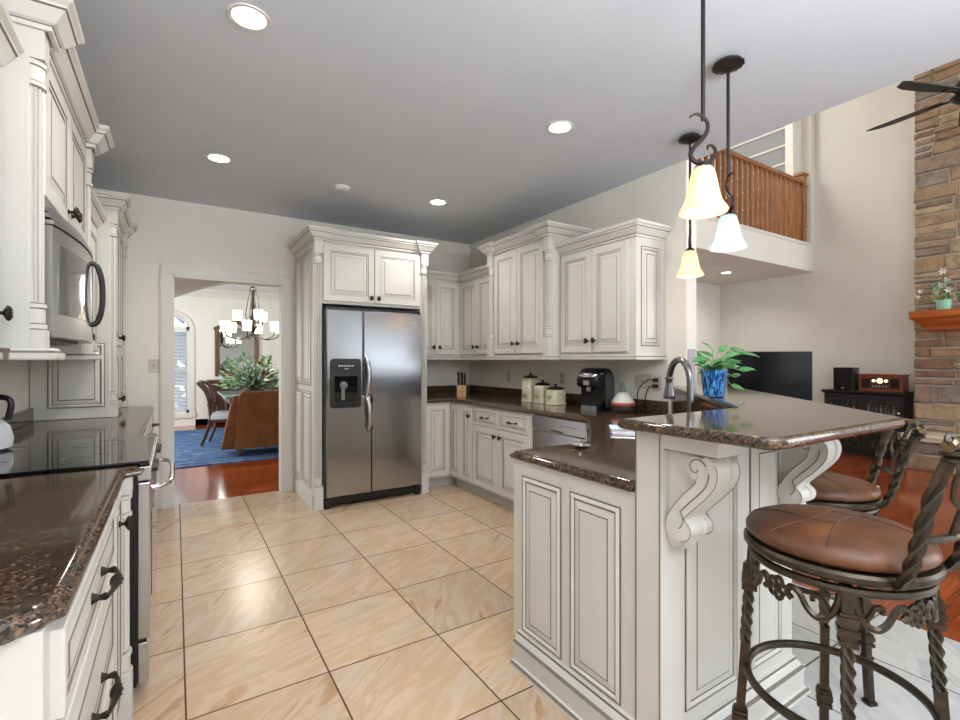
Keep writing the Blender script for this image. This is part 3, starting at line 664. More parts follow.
rd = fdoor([(xs1+0.004, zb), (rx1-0.003, zb), (rx1-0.003, zt), (xs0+0.004, zt), (xs0+0.004, zj+0.006), (xs1+0.004, zj+0.006)], 'door')
mb = MB(); mb.tube(bezier([(1.468, ry-th+0.004, 0.995), (1.470, ry-th-0.03, 1.04), (1.476, ry-th-0.045, 1.15), (1.470, ry-th-0.035, 1.27), (1.458, ry-th+0.002, 1.345)], 6), [0.017]*12+[0.015]*8+[0.012, 0.01, 0.008, 0.006, 0.005], 12, flat=1.3); mb.build('handle', M_steel2, rd, smooth=True)
mb = MB(); mb.tube(bezier([(1.474, ry-th+0.004, 0.975), (1.476, ry-th-0.03, 0.93), (1.484, ry-th-0.045, 0.82), (1.482, ry-th-0.035, 0.72), (1.476, ry-th+0.002, 0.655)], 6), [0.017]*12+[0.015]*8+[0.012, 0.01, 0.008, 0.006, 0.005], 12, flat=1.3); mb.build('handle', M_steel2, ld, smooth=True)
mb = MB(); F2 = FM((1.137, ry-th, 0.886), SY); W_, H_ = 0.276, 0.436
def rrect(w, h, r, i=0):
    out = []
    for cx, cy, a0 in ((w-r, r, -90), (w-r, h-r, 0), (r, h-r, 90), (r, r, 180)):
        for k in range(5):
            a = math.radians(a0+22.5*k); out.append((cx+(r-i)*math.cos(a), cy+(r-i)*math.sin(a)))
    return out
mb.rings([[(u, v, d) for u, v in rrect(W_, H_, 0.03, i)] for i, d in ((0, -0.01), (0, 0.006), (0.006, 0.012))], M=F2); dp = mb.build('dispenser', mat('dispenser_frame', (26, 27, 28), 0.4), ld)
mb = MB(); mb.box(0.035, 0.24, 0.055, 0.28, 0.012, 0.0135, M=F2); mb.build('dispenser_niche', M_glassblk, dp)
mb = MB(); mb.lathe([(0.034, 0.0), (0.034, 0.01), (0.02, 0.02), (0.001, 0.021)], seg=20, M=F2 @ Matrix.Translation((0.115, 0.20, 0.013))); mb.box(0.095, 0.125, 0.07, 0.19, 0.013, 0.022, M=F2); mb.build('dispenser_paddle', M_gray, dp, smooth=True)
mb = MB(); mb.lathe([(0.108, 0), (0.108, 0.002), (0.100, 0.004), (0.001, 0.0042)], seg=32, M=F2 @ Matrix.Translation((0.138, 0.365, 0.012)) @ Matrix.Diagonal((1, 0.4, 1, 1))); mb.build('control_oval', M_black, dp)
mb = MB()
for k in range(6): mb.box(0.07+k*0.024, 0.084+k*0.024, 0.367, 0.378, 0.0162, 0.0172, M=F2)
mb.box(0.12, 0.158, 0.345, 0.349, 0.0162, 0.017, M=F2); mb.build('control_buttons', mat('button_white', (220, 222, 224), 0.4), dp)
mb = MB(); mb.box(0.03, 0.246, 0.018, 0.05, 0.011, 0.022, M=F2); mb.build('drip_tray', M_black, dp)
mb = MB(); mb.box(1.905, 1.945, ry-th-0.002, ry-th+0.001, 1.66, 1.672); mb.build('badge', M_chrome, rd)

# back wall and right wall uppers
UF = 2.765
t = cab('upper_cabinet', 'white wall cabinet on the back wall beside the refrigerator surround', 'cabinet', (2.44, 4.94, UB))
fy = 4.78
body(t, [(2.114, XR-0.003, fy, YB-0.003, UB+0.036, 2.20)])
door(t, FM((2.13, fy, UB+0.06), SY), 0.31, 0.81, (0.275, 0.08)); door(t, FM((2.445, fy, UB+0.06), SY), 0.285, 0.81, (0.035, 0.08))
crown(t, [(2.114, fy), (UF-0.055, fy)], 2.192); light_rail(t, [(2.114, fy), (UF-0.01, fy)], UB)
t = cab('upper_cabinet', 'white corner wall cabinet over the knife block', 'cabinet', (2.92, 4.4, UB))
body(t, [(UF, XR-0.003, 4.035, fy-0.003, UB+0.036, 2.20)])
for i, y in enumerate((4.745, 4.385)): door(t, FM((UF, y, UB+0.06), WXP), 0.345, 0.81, (0.31 if i == 0 else 0.035, 0.08))
crown(t, [(UF, fy-0.0), (UF, 4.035)], 2.192); light_rail(t, [(UF, fy), (UF, 4.035)], UB)
t = cab('upper_cabinet', 'tallest white wall cabinet with fluted columns over the canisters', 'cabinet', (2.88, 3.55, UB))
mx = 2.68; ya, yb = 3.085, 4.03
body(t, [(mx, XR-0.003, ya, yb, UB+0.036, 2.36)])
for i, y in enumerate((3.93, 3.555)): door(t, FM((mx, y, UB+0.06), WXP), 0.365, 0.965, (0.33 if i == 0 else 0.035, 0.09))
for y in (ya+0.043, yb-0.043): column(t, FM((mx, y, UB+0.036), WXP), 0.08, 1.02, 0.95, 0.16, 0.13)
crown(t, [(XR-0.003, yb), (mx-0.042, yb), (mx-0.042, yb-0.095), (mx-0.008, yb-0.095), (mx-0.008, ya+0.095), (mx-0.042, ya+0.095), (mx-0.042, ya), (XR-0.003, ya)], 2.357)
light_rail(t, [(mx+0.1, yb), (mx-0.03, yb), (mx-0.03, ya), (mx+0.1, ya)], UB)
t = cab('upper_cabinet', 'white wall cabinet over the coffee maker, with a panelled end', 'cabinet', (2.92, 2.68, UB))
ya, yb = 2.285, 3.08
body(t, [(UF, XR-0.003, ya, yb, UB+0.036, 2.20)])
for i, y in enumerate((3.055, 2.70)): door(t, FM((UF, y, UB+0.06), WXP), 0.35, 0.81, (0.315 if i == 0 else 0.035, 0.09))
mb = MB(); inset_panel(mb, FM((UF+0.05, ya, UB+0.10), SY), 0.20, 0.72); mb.build('end_panel', [M_cab, M_glaze], t)
crown(t, [(UF, yb), (UF, ya), (XR-0.003, ya)], 2.192); light_rail(t, [(UF, yb), (UF, ya), (XR-0.003, ya)], UB)

# right-hand base run
BX, BY = 2.43, 4.385
t = cab('base_cabinet', 'narrow white base cabinet right of the refrigerator, with one tall door', 'cabinet', (2.27, 4.72, 0))
body(t, [(2.114, BX+0.3, BY, YB-0.003, 0.1, CU, 0), (2.114, BX+0.3, BY+0.06, YB-0.003, 0, 0.1, 1)])
door(t, FM((2.125, BY, 0.125), SY), 0.275, 0.73)
t = cab('base_cabinet', 'white corner base cabinet with two tall doors', 'cabinet', (2.75, 4.2, 0))
body(t, [(BX, XR-0.003, 3.94, BY-0.003, 0.1, CU, 0), (BX+0.06, XR-0.003, 3.94, BY-0.003, 0, 0.1, 1)])
door(t, FM((BX, 4.375, 0.125), WXP), 0.215, 0.73); door(t, FM((BX, 4.155, 0.125), WXP), 0.21, 0.73, (0.17, 0.64))
t = cab('base_cabinet', 'white base cabinet with two drawers above two doors beside the dishwasher', 'cabinet', (2.75, 3.5, 0))
body(t, [(BX, XR-0.003, 3.04, 3.937, 0.1, CU, 0), (BX+0.06, XR-0.003, 3.04, 3.937, 0, 0.1, 1)])
for i, y in enumerate((3.925, 3.495)):
    drawer(t, FM((BX, y, 0.70), WXP), 0.425, 0.155, 0.105)
    door(t, FM((BX, y, 0.125), WXP), 0.425, 0.565, (0.385 if i == 0 else 0.04, 0.5))
t = thing('dishwasher', 'stainless dishwasher beside the white drawer cabinet', 'dishwasher', (2.75, 2.73, 0))
mb = MB(); mb.box(BX+0.02, XR-0.02, 2.425, 3.03, 0.1, CU-0.004); mb.box(BX+0.06, XR-0.02, 2.425, 3.03, 0.0, 0.1); mb.build('body', M_gray, t)
mb = MB(); mb.box(BX-0.012, BX+0.02, 2.428, 3.027, 0.12, 0.755); mb.build('door', M_steel2, t, bevel=0.004)
mb = MB(); mb.box(BX-0.016, BX+0.02, 2.428, 3.027, 0.76, CU-0.006); cp = mb.build('control_panel', M_steel2, t, bevel=0.004)
mb = MB(); mb.box(BX-0.018, BX-0.012, 2.66, 2.80, 0.768, 0.778); mb.build('handle_recess', M_black, cp)
mb = MB()
for k in range(5): mb.box(BX-0.0175, BX-0.015, 2.52+k*0.04, 2.54+k*0.04, 0.815, 0.822)
mb.build('buttons', M_gray, cp)

# peninsula
PX, PY = 1.262, 0.945
t = cab('peninsula', 'white peninsula with raised end panels, stool-side panels and scroll brackets', 'peninsula', (1.6, 1.3, 0))
mb = MB(); mb.extrude([(PX, 1.048), (2.0, 1.048), (2.42, 1.47), (3.07, 2.12), (3.07, 2.42), (2.44, 2.42), (1.735, 1.71), (PX, 1.71)], 0.1, CU)
mb.extrude([(PX+0.02, 1.07), (2.0, 1.07), (2.45, 1.5), (3.05, 2.14), (3.05, 2.40), (2.50, 2.40), (1.765, 1.645), (PX+0.02, 1.645)], 0.0, 0.1, 0); mb.build('body', M_cab, t)
mb = MB()
for y, w_ in ((1.645, 0.245), (1.35, 0.245)): inset_panel(mb, FM((PX, y, 0.150), WXP), w_, 0.665, 0.005)
mb.build('end_panel', [M_cab, M_glaze], t)
SB = math.sqrt(0.5)
for i in (0, 1):
    o0 = Vector((2.42, 2.40, 0.125))+Vector((-SB, -SB, 0))*(0.08+i*0.41); door(t, FM(o0, (-SB, SB, 0)), 0.40, 0.70, (0.36 if i == 0 else 0.04, 0.6))
mb = MB(); mb.extrude([(PX-0.006, PY), (2.066, PY), (2.066, PY+0.05), (2.02, PY+0.098), (PX-0.006, PY+0.098)], 0.0, 1.09)
mb.extrude([(1.925, PY+0.099), (2.03, PY+0.099), (3.073, 2.105), (3.073, 2.195)], 0.0, 1.09)
bw = mb.build('bar_wall', M_cab, t)
mb = MB()
for x, w_ in ((1.375, 0.295), (1.755, 0.225)): inset_panel(mb, FM((x, PY, 0.185), SY), w_, 0.835, 0.0045)
mb.build('bar_panel', [M_cab, M_glaze], bw)
mb = MB()
for y in (PY+0.004, PY+0.094): mb.box(PX-0.008, PX-0.0055, y-0.002, y+0.002, 0.15, 1.085)
mb.build('corner_bead', M_glaze, bw)
BASE = [(0.0, 0.0), (0.046, 0.0), (0.046, 0.012), (0.038, 0.020), (0.030, 0.024), (0.030, 0.082), (0.034, 0.086), (0.034, 0.098), (0.024, 0.106), (0.016, 0.122), (0.012, 0.128), (0.012, 0.138), (0.0, 0.142)]
mb = MB(); mb.sweep([(PX, 1.672), (PX, PY), (2.066, PY), (2.066, PY+0.06)], BASE, [0, 0, 1, 0, 0, 1, 0, 1, 0, 0, 1, 0, 0]); mb.build('base_moulding', [M_cab, M_glaze], t)
# scroll brackets
OUT = [(0.0, 1.088), (0.165, 1.088), (0.165, 1.034), (0.135, 1.033), (0.160, 1.020), (0.172, 0.990), (0.164, 0.952), (0.135, 0.912), (0.102, 0.878), (0.078, 0.852), (0.066, 0.836), (0.083, 0.822), (0.090, 0.800), (0.079, 0.778), (0.055, 0.768), (0.026, 0.772), (0.005, 0.788)]
INN = [(0.004, 0.806), (0.014, 0.840), (0.042, 0.882), (0.072, 0.918), (0.103, 0.950), (0.112, 0.985), (0.104, 1.010), (0.098, 0.992), (0.086, 0.97), (0.094, 0.948), (0.113, 0.942)]
def bracket(x):
    q = MB(); Mb = FM((x, PY, 0), SY)          # local x right, y up, z out (towards the stools)
    T = Mb @ Matrix(((0, 0, 1, 0), (0, 1, 0, 0), (1, 0, 0, 0), (0, 0, 0, 1)))   # poly (p, z) extruded along x
    w2 = 0.056
    q.extrude([(0, 1.034), (0.14, 1.034), (0.13, 0.97), (0.09, 0.925), (0.05, 0.88), (0.0, 0.81)], -w2+0.022, w2-0.022, 0, T)
    so = bezier([(a, b, 0) for a, b in OUT[3:]], 4); si = bezier([(a, b, 0) for a, b in INN[:7]], 5)
    S = [(v.x, v.y) for v in so]; Si = [(v.x, v.y) for v in si]
    n = 44
    def resample(P, n):
        d = [0]
        for i in range(1, len(P)): d.append(d[-1]+math.dist(P[i-1], P[i]))
        out = []
        for k in range(n):
            s = d[-1]*k/(n-1); i = 1
            while i < len(d)-1 and d[i] < s: i += 1
            f = (s-d[i-1])/max(d[i]-d[i-1], 1e-9); out.append((P[i-1][0]*(1-f)+P[i][0]*f, P[i-1][1]*(1-f)+P[i][1]*f))
        return out
    A, B = resample(S, n), resample(Si[::-1], n)
    q.rings([[(a[0], a[1], -w2), (a[0], a[1], -w2*0.45), (a[0]-0.006, a[1]-0.002, -w2*0.35), (a[0]-0.006, a[1]-0.002, w2*0.35), (a[0], a[1], w2*0.45), (a[0], a[1], w2), (b[0], b[1], w2), (b[0], b[1], -w2)] for a, b in zip(A, B)], 0, T)
    for (cx, cz, r) in ((0.108, 0.996, 0.035), (0.048, 0.802, 0.031)):
        q.extrude([(cx+r*math.cos(2*PI*k/24), cz+r*math.sin(2*PI*k/24)) for k in range(24)], -w2-0.001, w2+0.001, 0, T)
    q.box(-w2, w2, 1.036, 1.089, 0, 0.174, 0, Mb); q.box(-w2-0.004, w2+0.004, 1.074, 1.089, 0, 0.180, 0, Mb)
    q.box(-w2*0.55, w2*0.55, 0.735, 0.79, 0, 0.045, 0, Mb); q.box(-w2*0.7, w2*0.7, 0.755, 0.785, 0, 0.062, 0, Mb)
    for s in (-1, 1):                          # glazed scroll lines
        ln = [((a[0]*0.58+b[0]*0.42), (a[1]*0.58+b[1]*0.42), s*(w2+0.0008)) for a, b in list(zip(A, B))[6:36]]
        q.tube(ln, 0.002, 4, 1, T)
        for E_ in (A[4:38], B[3:38]): q.tube([(a[0], a[1], s*(w2+0.0002)) for a in E_], 0.0013, 4, 1, T)
        sp = [(0.108+(0.033-0.0042*k*0.5)*math.cos(0.35+k*0.42), 0.996+(0.033-0.0042*k*0.5)*math.sin(0.35+k*0.42), s*(w2+0.0016)) for k in range(14)]
        q.tube(sp, 0.002, 4, 1, T)
        q.box(s*(w2+0.0002)-0.001, s*(w2+0.0002)+0.001, 1.0335, 1.0365, 0.0, 0.172, 1, Mb)
    o = q.build('bracket', [M_cab, M_glaze], t); return o
bracket(PX+0.066); bracket(2.0)
# worktops
SX = [(1.905, 1.725), (2.235, 2.055), (2.455, 1.835), (2.125, 1.505)]
SXo = SX[::-1]
lip = [(1.245, 1.05), (1.922, 1.05), (3.075, 2.203), (3.075, 5.085), (2.116, 5.085), (2.116, 4.352), (2.40, 4.352), (2.40, 2.405), (1.715, 1.72), (1.245, 1.72)]
o = slab(lip, CT, 0.035, hole=SX).build('worktop', M_granite, None, smooth=True); tag(o, 'long brown granite worktop turning the corner from refrigerator to peninsula', 'worktop')
t = thing('sink', 'stainless corner sink set in the granite behind the raised bar', 'sink', (2.18, 1.78, CT))
c_ = Vector((2.18, 1.78)); rs = []
for k, z in ((1.06, CT+0.001), (1.055, CT+0.004), (0.985, CT+0.003), (0.965, CT-0.02), (0.93, CT-0.028)):
    rs.append([tuple(c_+(Vector(p)-c_)*k)+(z,) for p in SX])
mb = MB(); mb.rings(rs, cap0=False); mb.build('basin', M_steel2, t)
mb = MB(); mb.lathe([(0.04, 0.0), (0.04, 0.003), (0.02, 0.004), (0.001, 0.002)], (2.18, 1.78, CT-0.028), 20); mb.build('drain', M_chrome, t)
mb = MB(); mb.box(2.12, 3.05, YB-0.024, YB-0.003, CT+0.001, CT+0.092); mb.box(XR-0.024, XR-0.003, 2.25, YB-0.024, CT+0.001, CT+0.092)
o = mb.build('backsplash', M_granite, None, bevel=0.003); tag(o, 'dark granite backsplash strip behind the canisters and coffee maker', 'backsplash')
mb = MB(); mb.extrude([(1.90, 1.0485), (1.93, 1.0485), (3.068, 2.19), (3.068, 2.22)], CT+0.001, 1.088)
o = mb.build('backsplash', M_granite); tag(o, 'angled granite splash between the sink and the raised bar', 'backsplash')
ring = [(1.195, 1.06)]+round_corner((1.195, 1.06), (1.200, 0.583), (1.96, 0.577), 0.06)+round_corner((1.2, 0.583), (2.005, 0.572), (3.36, 1.927), 0.03)+[(3.36, 1.927), (3.36, 2.10), (3.077, 2.10), (3.077, 2.24), (1.897, 1.06)]
o = slab(ring, 1.123, 0.033, [(0.012, 0.0), (0.004, 0.004), (0.0, 0.010), (0.0, 0.023), (0.004, 0.029), (0.012, 0.033), (0.015, 0.033)]).build('breakfast_bar_slab', M_granite, None, smooth=True); tag(o, 'raised polished granite bar top over the stools', 'bar top')
# ---------------------------------------------------------------- faucet and counter things
t = thing('faucet', 'tall chrome gooseneck faucet with pull-down head behind the raised bar', 'faucet', (2.02, 1.36, CT))
fxx, fyy = 2.02, 1.36
mb = MB(); mb.lathe([(0.032, 0.0), (0.032, 0.006), (0.024, 0.012), (0.021, 0.05), (0.019, 0.09), (0.001, 0.09)], (fxx, fyy, CT), 20); mb.build('base', M_nickel, t, smooth=True)
dv = Vector((0.08, 0.17, 0)); a0 = Vector((fxx, fyy, 0)); pts = [a0+Vector((0, 0, CT+0.05)), a0+Vector((0, 0, CT+0.29))]
for k in range(1, 13):
    a = PI*k/12; pts.append(a0+dv*(0.5-0.5*math.cos(a))+Vector((0, 0, CT+0.29+0.11*math.sin(a))))
pts.append(a0+dv+Vector((0, 0, CT+0.30)))
mb = MB(); mb.tube(pts, 0.0155, 14); mb.build('spout', M_nickel, t, smooth=True)
e = a0+dv
mb = MB(); mb.lathe([(0.019, 0.312), (0.020, 0.302), (0.017, 0.295), (0.017, 0.275), (0.022, 0.25), (0.029, 0.213), (0.027, 0.203), (0.001, 0.202)], (e.x, e.y, CT), 18); mb.build('spray_head', M_nickel, t, smooth=True)
mb = MB(); mb.tube([(fxx+0.018, fyy-0.006, CT+0.07), (fxx+0.05, fyy-0.012, CT+0.075), (fxx+0.075, fyy-0.018, CT+0.13), (fxx+0.08, fyy-0.02, CT+0.17)], [0.012, 0.011, 0.008, 0.007], 10); mb.build('lever', M_nickel, t, smooth=True)

t = thing('sink_strainer', 'small chrome sink strainer lying on the lower peninsula worktop', 'strainer', (1.56, 1.60, CT+0.001))
mb = MB(); mb.lathe([(0.020, 0.0), (0.030, 0.003), (0.044, 0.010), (0.046, 0.012), (0.042, 0.013), (0.026, 0.006), (0.001, 0.005)], (1.56, 1.60, CT+0.001), 24); mb.build('dish', M_chrome, t, smooth=True)
mb = MB(); mb.lathe([(0.004, 0.0), (0.004, 0.022), (0.010, 0.026), (0.010, 0.03), (0.001, 0.032)], (1.56, 1.60, CT+0.0065), 12); mb.build('knob', M_chrome, t, smooth=True)

# knife block
kb = Vector((2.62, 4.50, CT+0.001)); t = thing('knife_block', 'light wood knife block holding black-handled knives in the worktop corner', 'knife block', kb)
MK = Matrix.Translation(kb) @ Matrix.Rotation(-0.55, 4, 'Z')
mb = MB(); mb.rings([[(-0.05, -0.045, 0), (0.05, -0.045, 0), (0.05, 0.05, 0), (-0.05, 0.05, 0)], [(-0.05, -0.045, 0.105), (0.05, -0.045, 0.105), (0.05, 0.05, 0.155), (-0.05, 0.05, 0.155)]], 0, MK); mb.build('body', M_maple, t, bevel=0.003)
for i, (u, w_, h) in enumerate(((-0.034, 0.028, 0.125), (0.0, 0.032, 0.12), (0.032, 0.026, 0.115), (-0.03, -0.006, 0.10), (0.004, -0.012, 0.105), (0.034, -0.01, 0.12))):
    MM = MK @ Matrix.Translation((u, w_, 0.128+w_*0.5)) @ Matrix.Rotation(0.12, 4, 'X')
    p = MM @ Vector((0, 0, 0)); k = thing('kitchen_knife', 'black-handled kitchen knife standing in the light wood block', 'knife', p, 0, 'knives in the block')
    mb = MB(); mb.rings([[(x*s, y*s2, z) for x, y in ((-0.011, -0.014), (0.011, -0.014), (0.011, 0.014), (-0.011, 0.014))] for z, s, s2 in ((0.006, 1, 1), (0.03, 1.1, 0.85), (h*0.75, 1.1, 1.0), (h-0.004, 1.2, 1.3), (h, 0.8, 1))], 0, MM); mb.build('handle', M_black, k)
    mb = MB(); mb.rings([[(x, y, z) for x, y in ((-0.0012, -0.009), (0.0012, -0.009), (0.0012, 0.009), (-0.0012, 0.009))] for z in (0.0, 0.0065)], 0, MM); mb.build('blade', M_steel2, k)

# canisters
def sq(a): return 1/(abs(math.cos(a))**5+abs(math.sin(a))**5)**0.2
def canister(x, y, r, h, label):
    o = Vector((x, y, CT+0.001)); t = thing('canister', label, 'canister', o, 0, 'ceramic canisters with dark lids')
    mb = MB(); mb.lathe([(r*0.98, 0), (r*1.03, 0.003), (r*1.03, 0.016), (r*0.97, 0.02), (r*0.97, h*0.84), (r*0.92, h*0.90), (r*0.80, h*0.94), (r*0.76, h*0.97), (r*0.80, h), (r*0.70, h+0.002)], o, 40, fn=sq); mb.build('body', M_cream, t, smooth=True)
    mb = MB(); mb.lathe([(r*0.82, h), (r*0.84, h+0.006), (r*0.74, h+0.016), (r*0.4, h+0.026), (0.001, h+0.03)], o, 32, fn=sq); ld_ = mb.build('lid', M_lid, t, smooth=True)
    mb = MB(); mb.lathe([(0.008, h+0.026), (0.007, h+0.034), (0.015, h+0.040), (0.016, h+0.047), (0.001, h+0.051)], o, 14); mb.build('lid_knob', M_lid, ld_, smooth=True)
    mb = MB()
    F = FM((x-r*0.975, y, CT+0.035), WXP); q = random.Random(int(h*1000))
    for k in range(9):
        a = q.uniform(-0.4, 3.5); d = q.uniform(0.008, 0.03); c0 = (d*math.cos(a), 0.022+d*math.sin(a)); s = 0.010
        mb.add([(c0[0]-s*math.cos(a), c0[1]-s*math.sin(a), 0.0008), (c0[0]+s*0.4*math.sin(a), c0[1]-s*0.4*math.cos(a), 0.0012), (c0[0]+s*math.cos(a), c0[1]+s*math.sin(a), 0.0008), (c0[0]-s*0.4*math.sin(a), c0[1]+s*0.4*math.cos(a), 0.0012)], [(0, 1, 2, 3)], 0, F)
    mb.tube([(0, 0, 0.001), (0.002, 0.02, 0.001), (-0.004, 0.045, 0.001)], 0.0015, 4, 0, F); mb.build('painted_sprig', M_sprig, t)
canister(2.87, 3.62, 0.070, 0.225, 'tall cream canister with dark lid and painted sprig, biggest of three')
canister(2.86, 3.43, 0.068, 0.165, 'middle cream canister with dark lid, between the tall and the squat one')
canister(2.86, 3.25, 0.074, 0.135, 'squat cream canister with dark lid nearest the coffee maker')

# coffee maker
co = Vector((2.85, 2.76, CT+0.001)); t = thing('coffee_maker', 'black single-serve coffee maker with chrome handle on the granite worktop', 'coffee maker', co)
MC = Matrix.Translation(co) @ Matrix.Rotation(-PI/2+0.15, 4, 'Z') @ Matrix.Diagonal((0.9, 0.88, 1.0, 1))          # local -y is the front after turn
def rr2(w, d, r, n=6):
    out = []
    for cx, cy, a0_ in ((w-r, -d+r, -90), (w-r, d-r, 0), (-w+r, d-r, 90), (-w+r, -d+r, 180)):
        for k in range(n): a = math.radians(a0_+90*k/(n-1)); out.append((cx+r*math.cos(a), cy+r*math.sin(a)))
    return out
T2 = MC @ Matrix(((0, 0, 1, 0), (-1, 0, 0, 0), (0, 1, 0, 0), (0, 0, 0, 1)))          # (forward, up) outline extruded across the width
SID = [(-0.14, 0.0), (0.10, 0.0), (0.105, 0.03), (0.07, 0.045), (0.07, 0.165), (0.08, 0.18), (0.12, 0.185), (0.138, 0.20), (0.140, 0.245), (0.118, 0.29), (0.07, 0.322), (0.0, 0.335), (-0.07, 0.328), (-0.12, 0.295), (-0.14, 0.24)]
mb = MB(); cx_, cz_ = 0.0, 0.17
mb.rings([[((u-cx_)*k+cx_, (v-cz_)*k2+cz_, w_) for u, v in SID] for w_, k, k2 in ((-0.108, 0.90, 0.94), (-0.104, 0.96, 0.98), (-0.085, 1, 1), (0.085, 1, 1), (0.104, 0.96, 0.98), (0.108, 0.90, 0.94))], 0, T2); mb.build('body', mat('coffee_black', (20, 20, 21), 0.22), t, smooth=True, ang=50)
for s_ in (-1, 1):
    mb = MB(); mb.rings([[(u*0.84-0.022, 0.02+v*0.9, w_) for u, v in [(-0.13, 0.0), (0.03, 0.0), (0.03, 0.20), (0.04, 0.27), (0.0, 0.30), (-0.07, 0.30), (-0.12, 0.27), (-0.13, 0.22)]] for w_ in (s_*0.106, s_*0.111)], 0, T2); mb.build('side_panel', mat('coffee_side_'+str(s_), (74, 76, 78), 0.3), t)
mb = MB(); mb.tube(bezier([(-0.10, -0.03, 0.292), (-0.098, -0.10, 0.285), (-0.07, -0.140, 0.272), (0, -0.150, 0.268), (0.07, -0.140, 0.272), (0.098, -0.10, 0.285), (0.10, -0.03, 0.292)], 5), 0.010, 8, 0, MC); mb.build('handle', M_chrome, t, smooth=True)
mb = MB(); mb.rings([[(u, w_-0.08, z) for u, w_ in rr2(0.085, 0.055, 0.05)] for z in (0.0, 0.034)], 0, MC); mb.build('drip_tray', M_gray, t, smooth=True)
mb = MB(); mb.lathe([(0.022, 0.150), (0.022, 0.184), (0.001, 0.185)], (0, -0.105, 0), 14, 0, MC); mb.build('nozzle', M_gray, t)
mb = MB(); mb.box(-0.03, 0.03, -0.1405, -0.137, 0.20, 0.235, 0, MC); mb.build('button_panel', M_chrome, t)
# bottle lamp / warmer
bo = Vector((2.925, 2.545, CT+0.001)); t = thing('oil_warmer', 'squat striped bottle warmer with green glass neck beside the coffee maker', 'bottle', bo)
mb = MB(); mb.lathe([(0.070, 0.0), (0.086, 0.012), (0.090, 0.035), (0.088, 0.048)], bo, 28); mb.build('base', mat('warmer_base', (58, 52, 48), 0.4), t, smooth=True)
mb = MB(); mb.lathe([(0.088, 0.046), (0.095, 0.056), (0.093, 0.068), (0.086, 0.072)], bo, 28); mb.build('orange_band', mat('orange_band', (186, 88, 52), 0.35), t, smooth=True)
mb = MB(); mb.lathe([(0.088, 0.070), (0.076, 0.094), (0.052, 0.128), (0.030, 0.148), (0.024, 0.15)], bo, 28); mb.build('white_cone', mat('speckled_white', (216, 214, 204), 0.3), t, smooth=True)
mb = MB(); mb.lathe([(0.030, 0.146), (0.020, 0.165), (0.015, 0.19), (0.014, 0.215), (0.018, 0.222), (0.001, 0.222)], bo, 18); mb.build('neck', mat('green_neck', (104, 126, 108), 0.12), t, smooth=True)
# wall plates
def plate(F, w_, h, label, kind, slots, cat_='outlet', grp=None):
    t = thing(kind, label, cat_, F @ Vector((w_/2, h/2, 0)), 0, grp)
    q = MB(); q.rings([[(u, v, d) for u, v in rrect(w_, h, 0.008, i)] for i, d in ((0, 0.0), (0, 0.004), (0.002, 0.006))], 0, F); q.build('plate', M_plate, t)
    for (u, v, a, b, m_) in slots:
        q = MB(); q.box(u-a, u+a, v-b, v+b, 0.006, 0.0095, 0, F); q.build('toggle' if cat_ == 'light switch' else 'socket', m_, t)
    return t
plate(FM((XR, 4.30, 1.07), WXP), 0.075, 0.115, 'outlet plate on the wall right of the knife block', 'outlet', [(0.0375, 0.035, 0.016, 0.013, M_platedk), (0.0375, 0.08, 0.016, 0.013, M_platedk)])
plate(FM((XR, 3.44, 1.08), WXP), 0.075, 0.115, 'outlet plate on the wall behind the canisters', 'outlet', [(0.0375, 0.035, 0.016, 0.013, M_platedk), (0.0375, 0.08, 0.016, 0.013, M_platedk)])
plate(FM((XR, 2.565, 1.085), WXP), 0.165, 0.12, 'wide wall plate with three switches above the warmer', 'light_switch', [(0.035+0.047*k, 0.06, 0.006, 0.013, M_platedk) for k in range(3)], 'light switch')
plate(FM((XR, 2.385, 1.075), WXP), 0.075, 0.12, 'outlet plate with two black plugs, beside the faucet head', 'outlet', [(0.0375, 0.038, 0.016, 0.013, M_platedk), (0.0375, 0.084, 0.016, 0.013, M_platedk)])
plate(FM((-0.20, YB, 1.20), SY), 0.078, 0.12, 'single light switch on the wall left of the doorway', 'light_switch', [(0.039, 0.06, 0.006, 0.013, M_platedk)], 'light switch')
plate(FM((XR+0.015, 2.105, 1.125), SY), 0.09, 0.265, 'narrow mauve-grey panel on the wall end behind the faucet', 'wall_panel', [], 'wall panel').children[0].data.materials[0] = mat('mauve_panel', (168, 156, 160), 0.4)
for nm, z, z1 in (('power_cord', 1.113, 0.93), ('power_cord', 1.159, 0.925)):
    k = thing(nm, 'black cord with plug running down from the outlet to the warmer' if z < 1.13 else 'black cord with plug running from the outlet to the coffee maker', 'cord', (XR-0.03, 2.347, z))
    mb = MB(); mb.box(XR-0.045, XR-0.0085, 2.332, 2.362, z-0.014, z+0.014); mb.build('plug', M_black, k, bevel=0.003)
    yy = 2.347
    if z < 1.13: P_ = [(XR-0.045, yy, z), (XR-0.075, yy+0.02, z-0.01), (XR-0.075, yy+0.05, 1.03), (XR-0.06, yy+0.07, 0.93), (XR-0.06, yy+0.09, CT+0.006), (XR-0.075, yy+0.10, CT+0.006)]
    else: P_ = [(XR-0.045, yy, z), (XR-0.09, yy+0.02, z), (XR-0.11, yy+0.09, 1.08), (XR-0.055, yy+0.15, 0.96), (XR-0.045, yy+0.25, CT+0.006), (XR-0.04, yy+0.34, CT+0.006)]
    mb = MB(); mb.tube(bezier(P_, 5), 0.0042, 6); mb.build('cable', M_black, k, smooth=True)

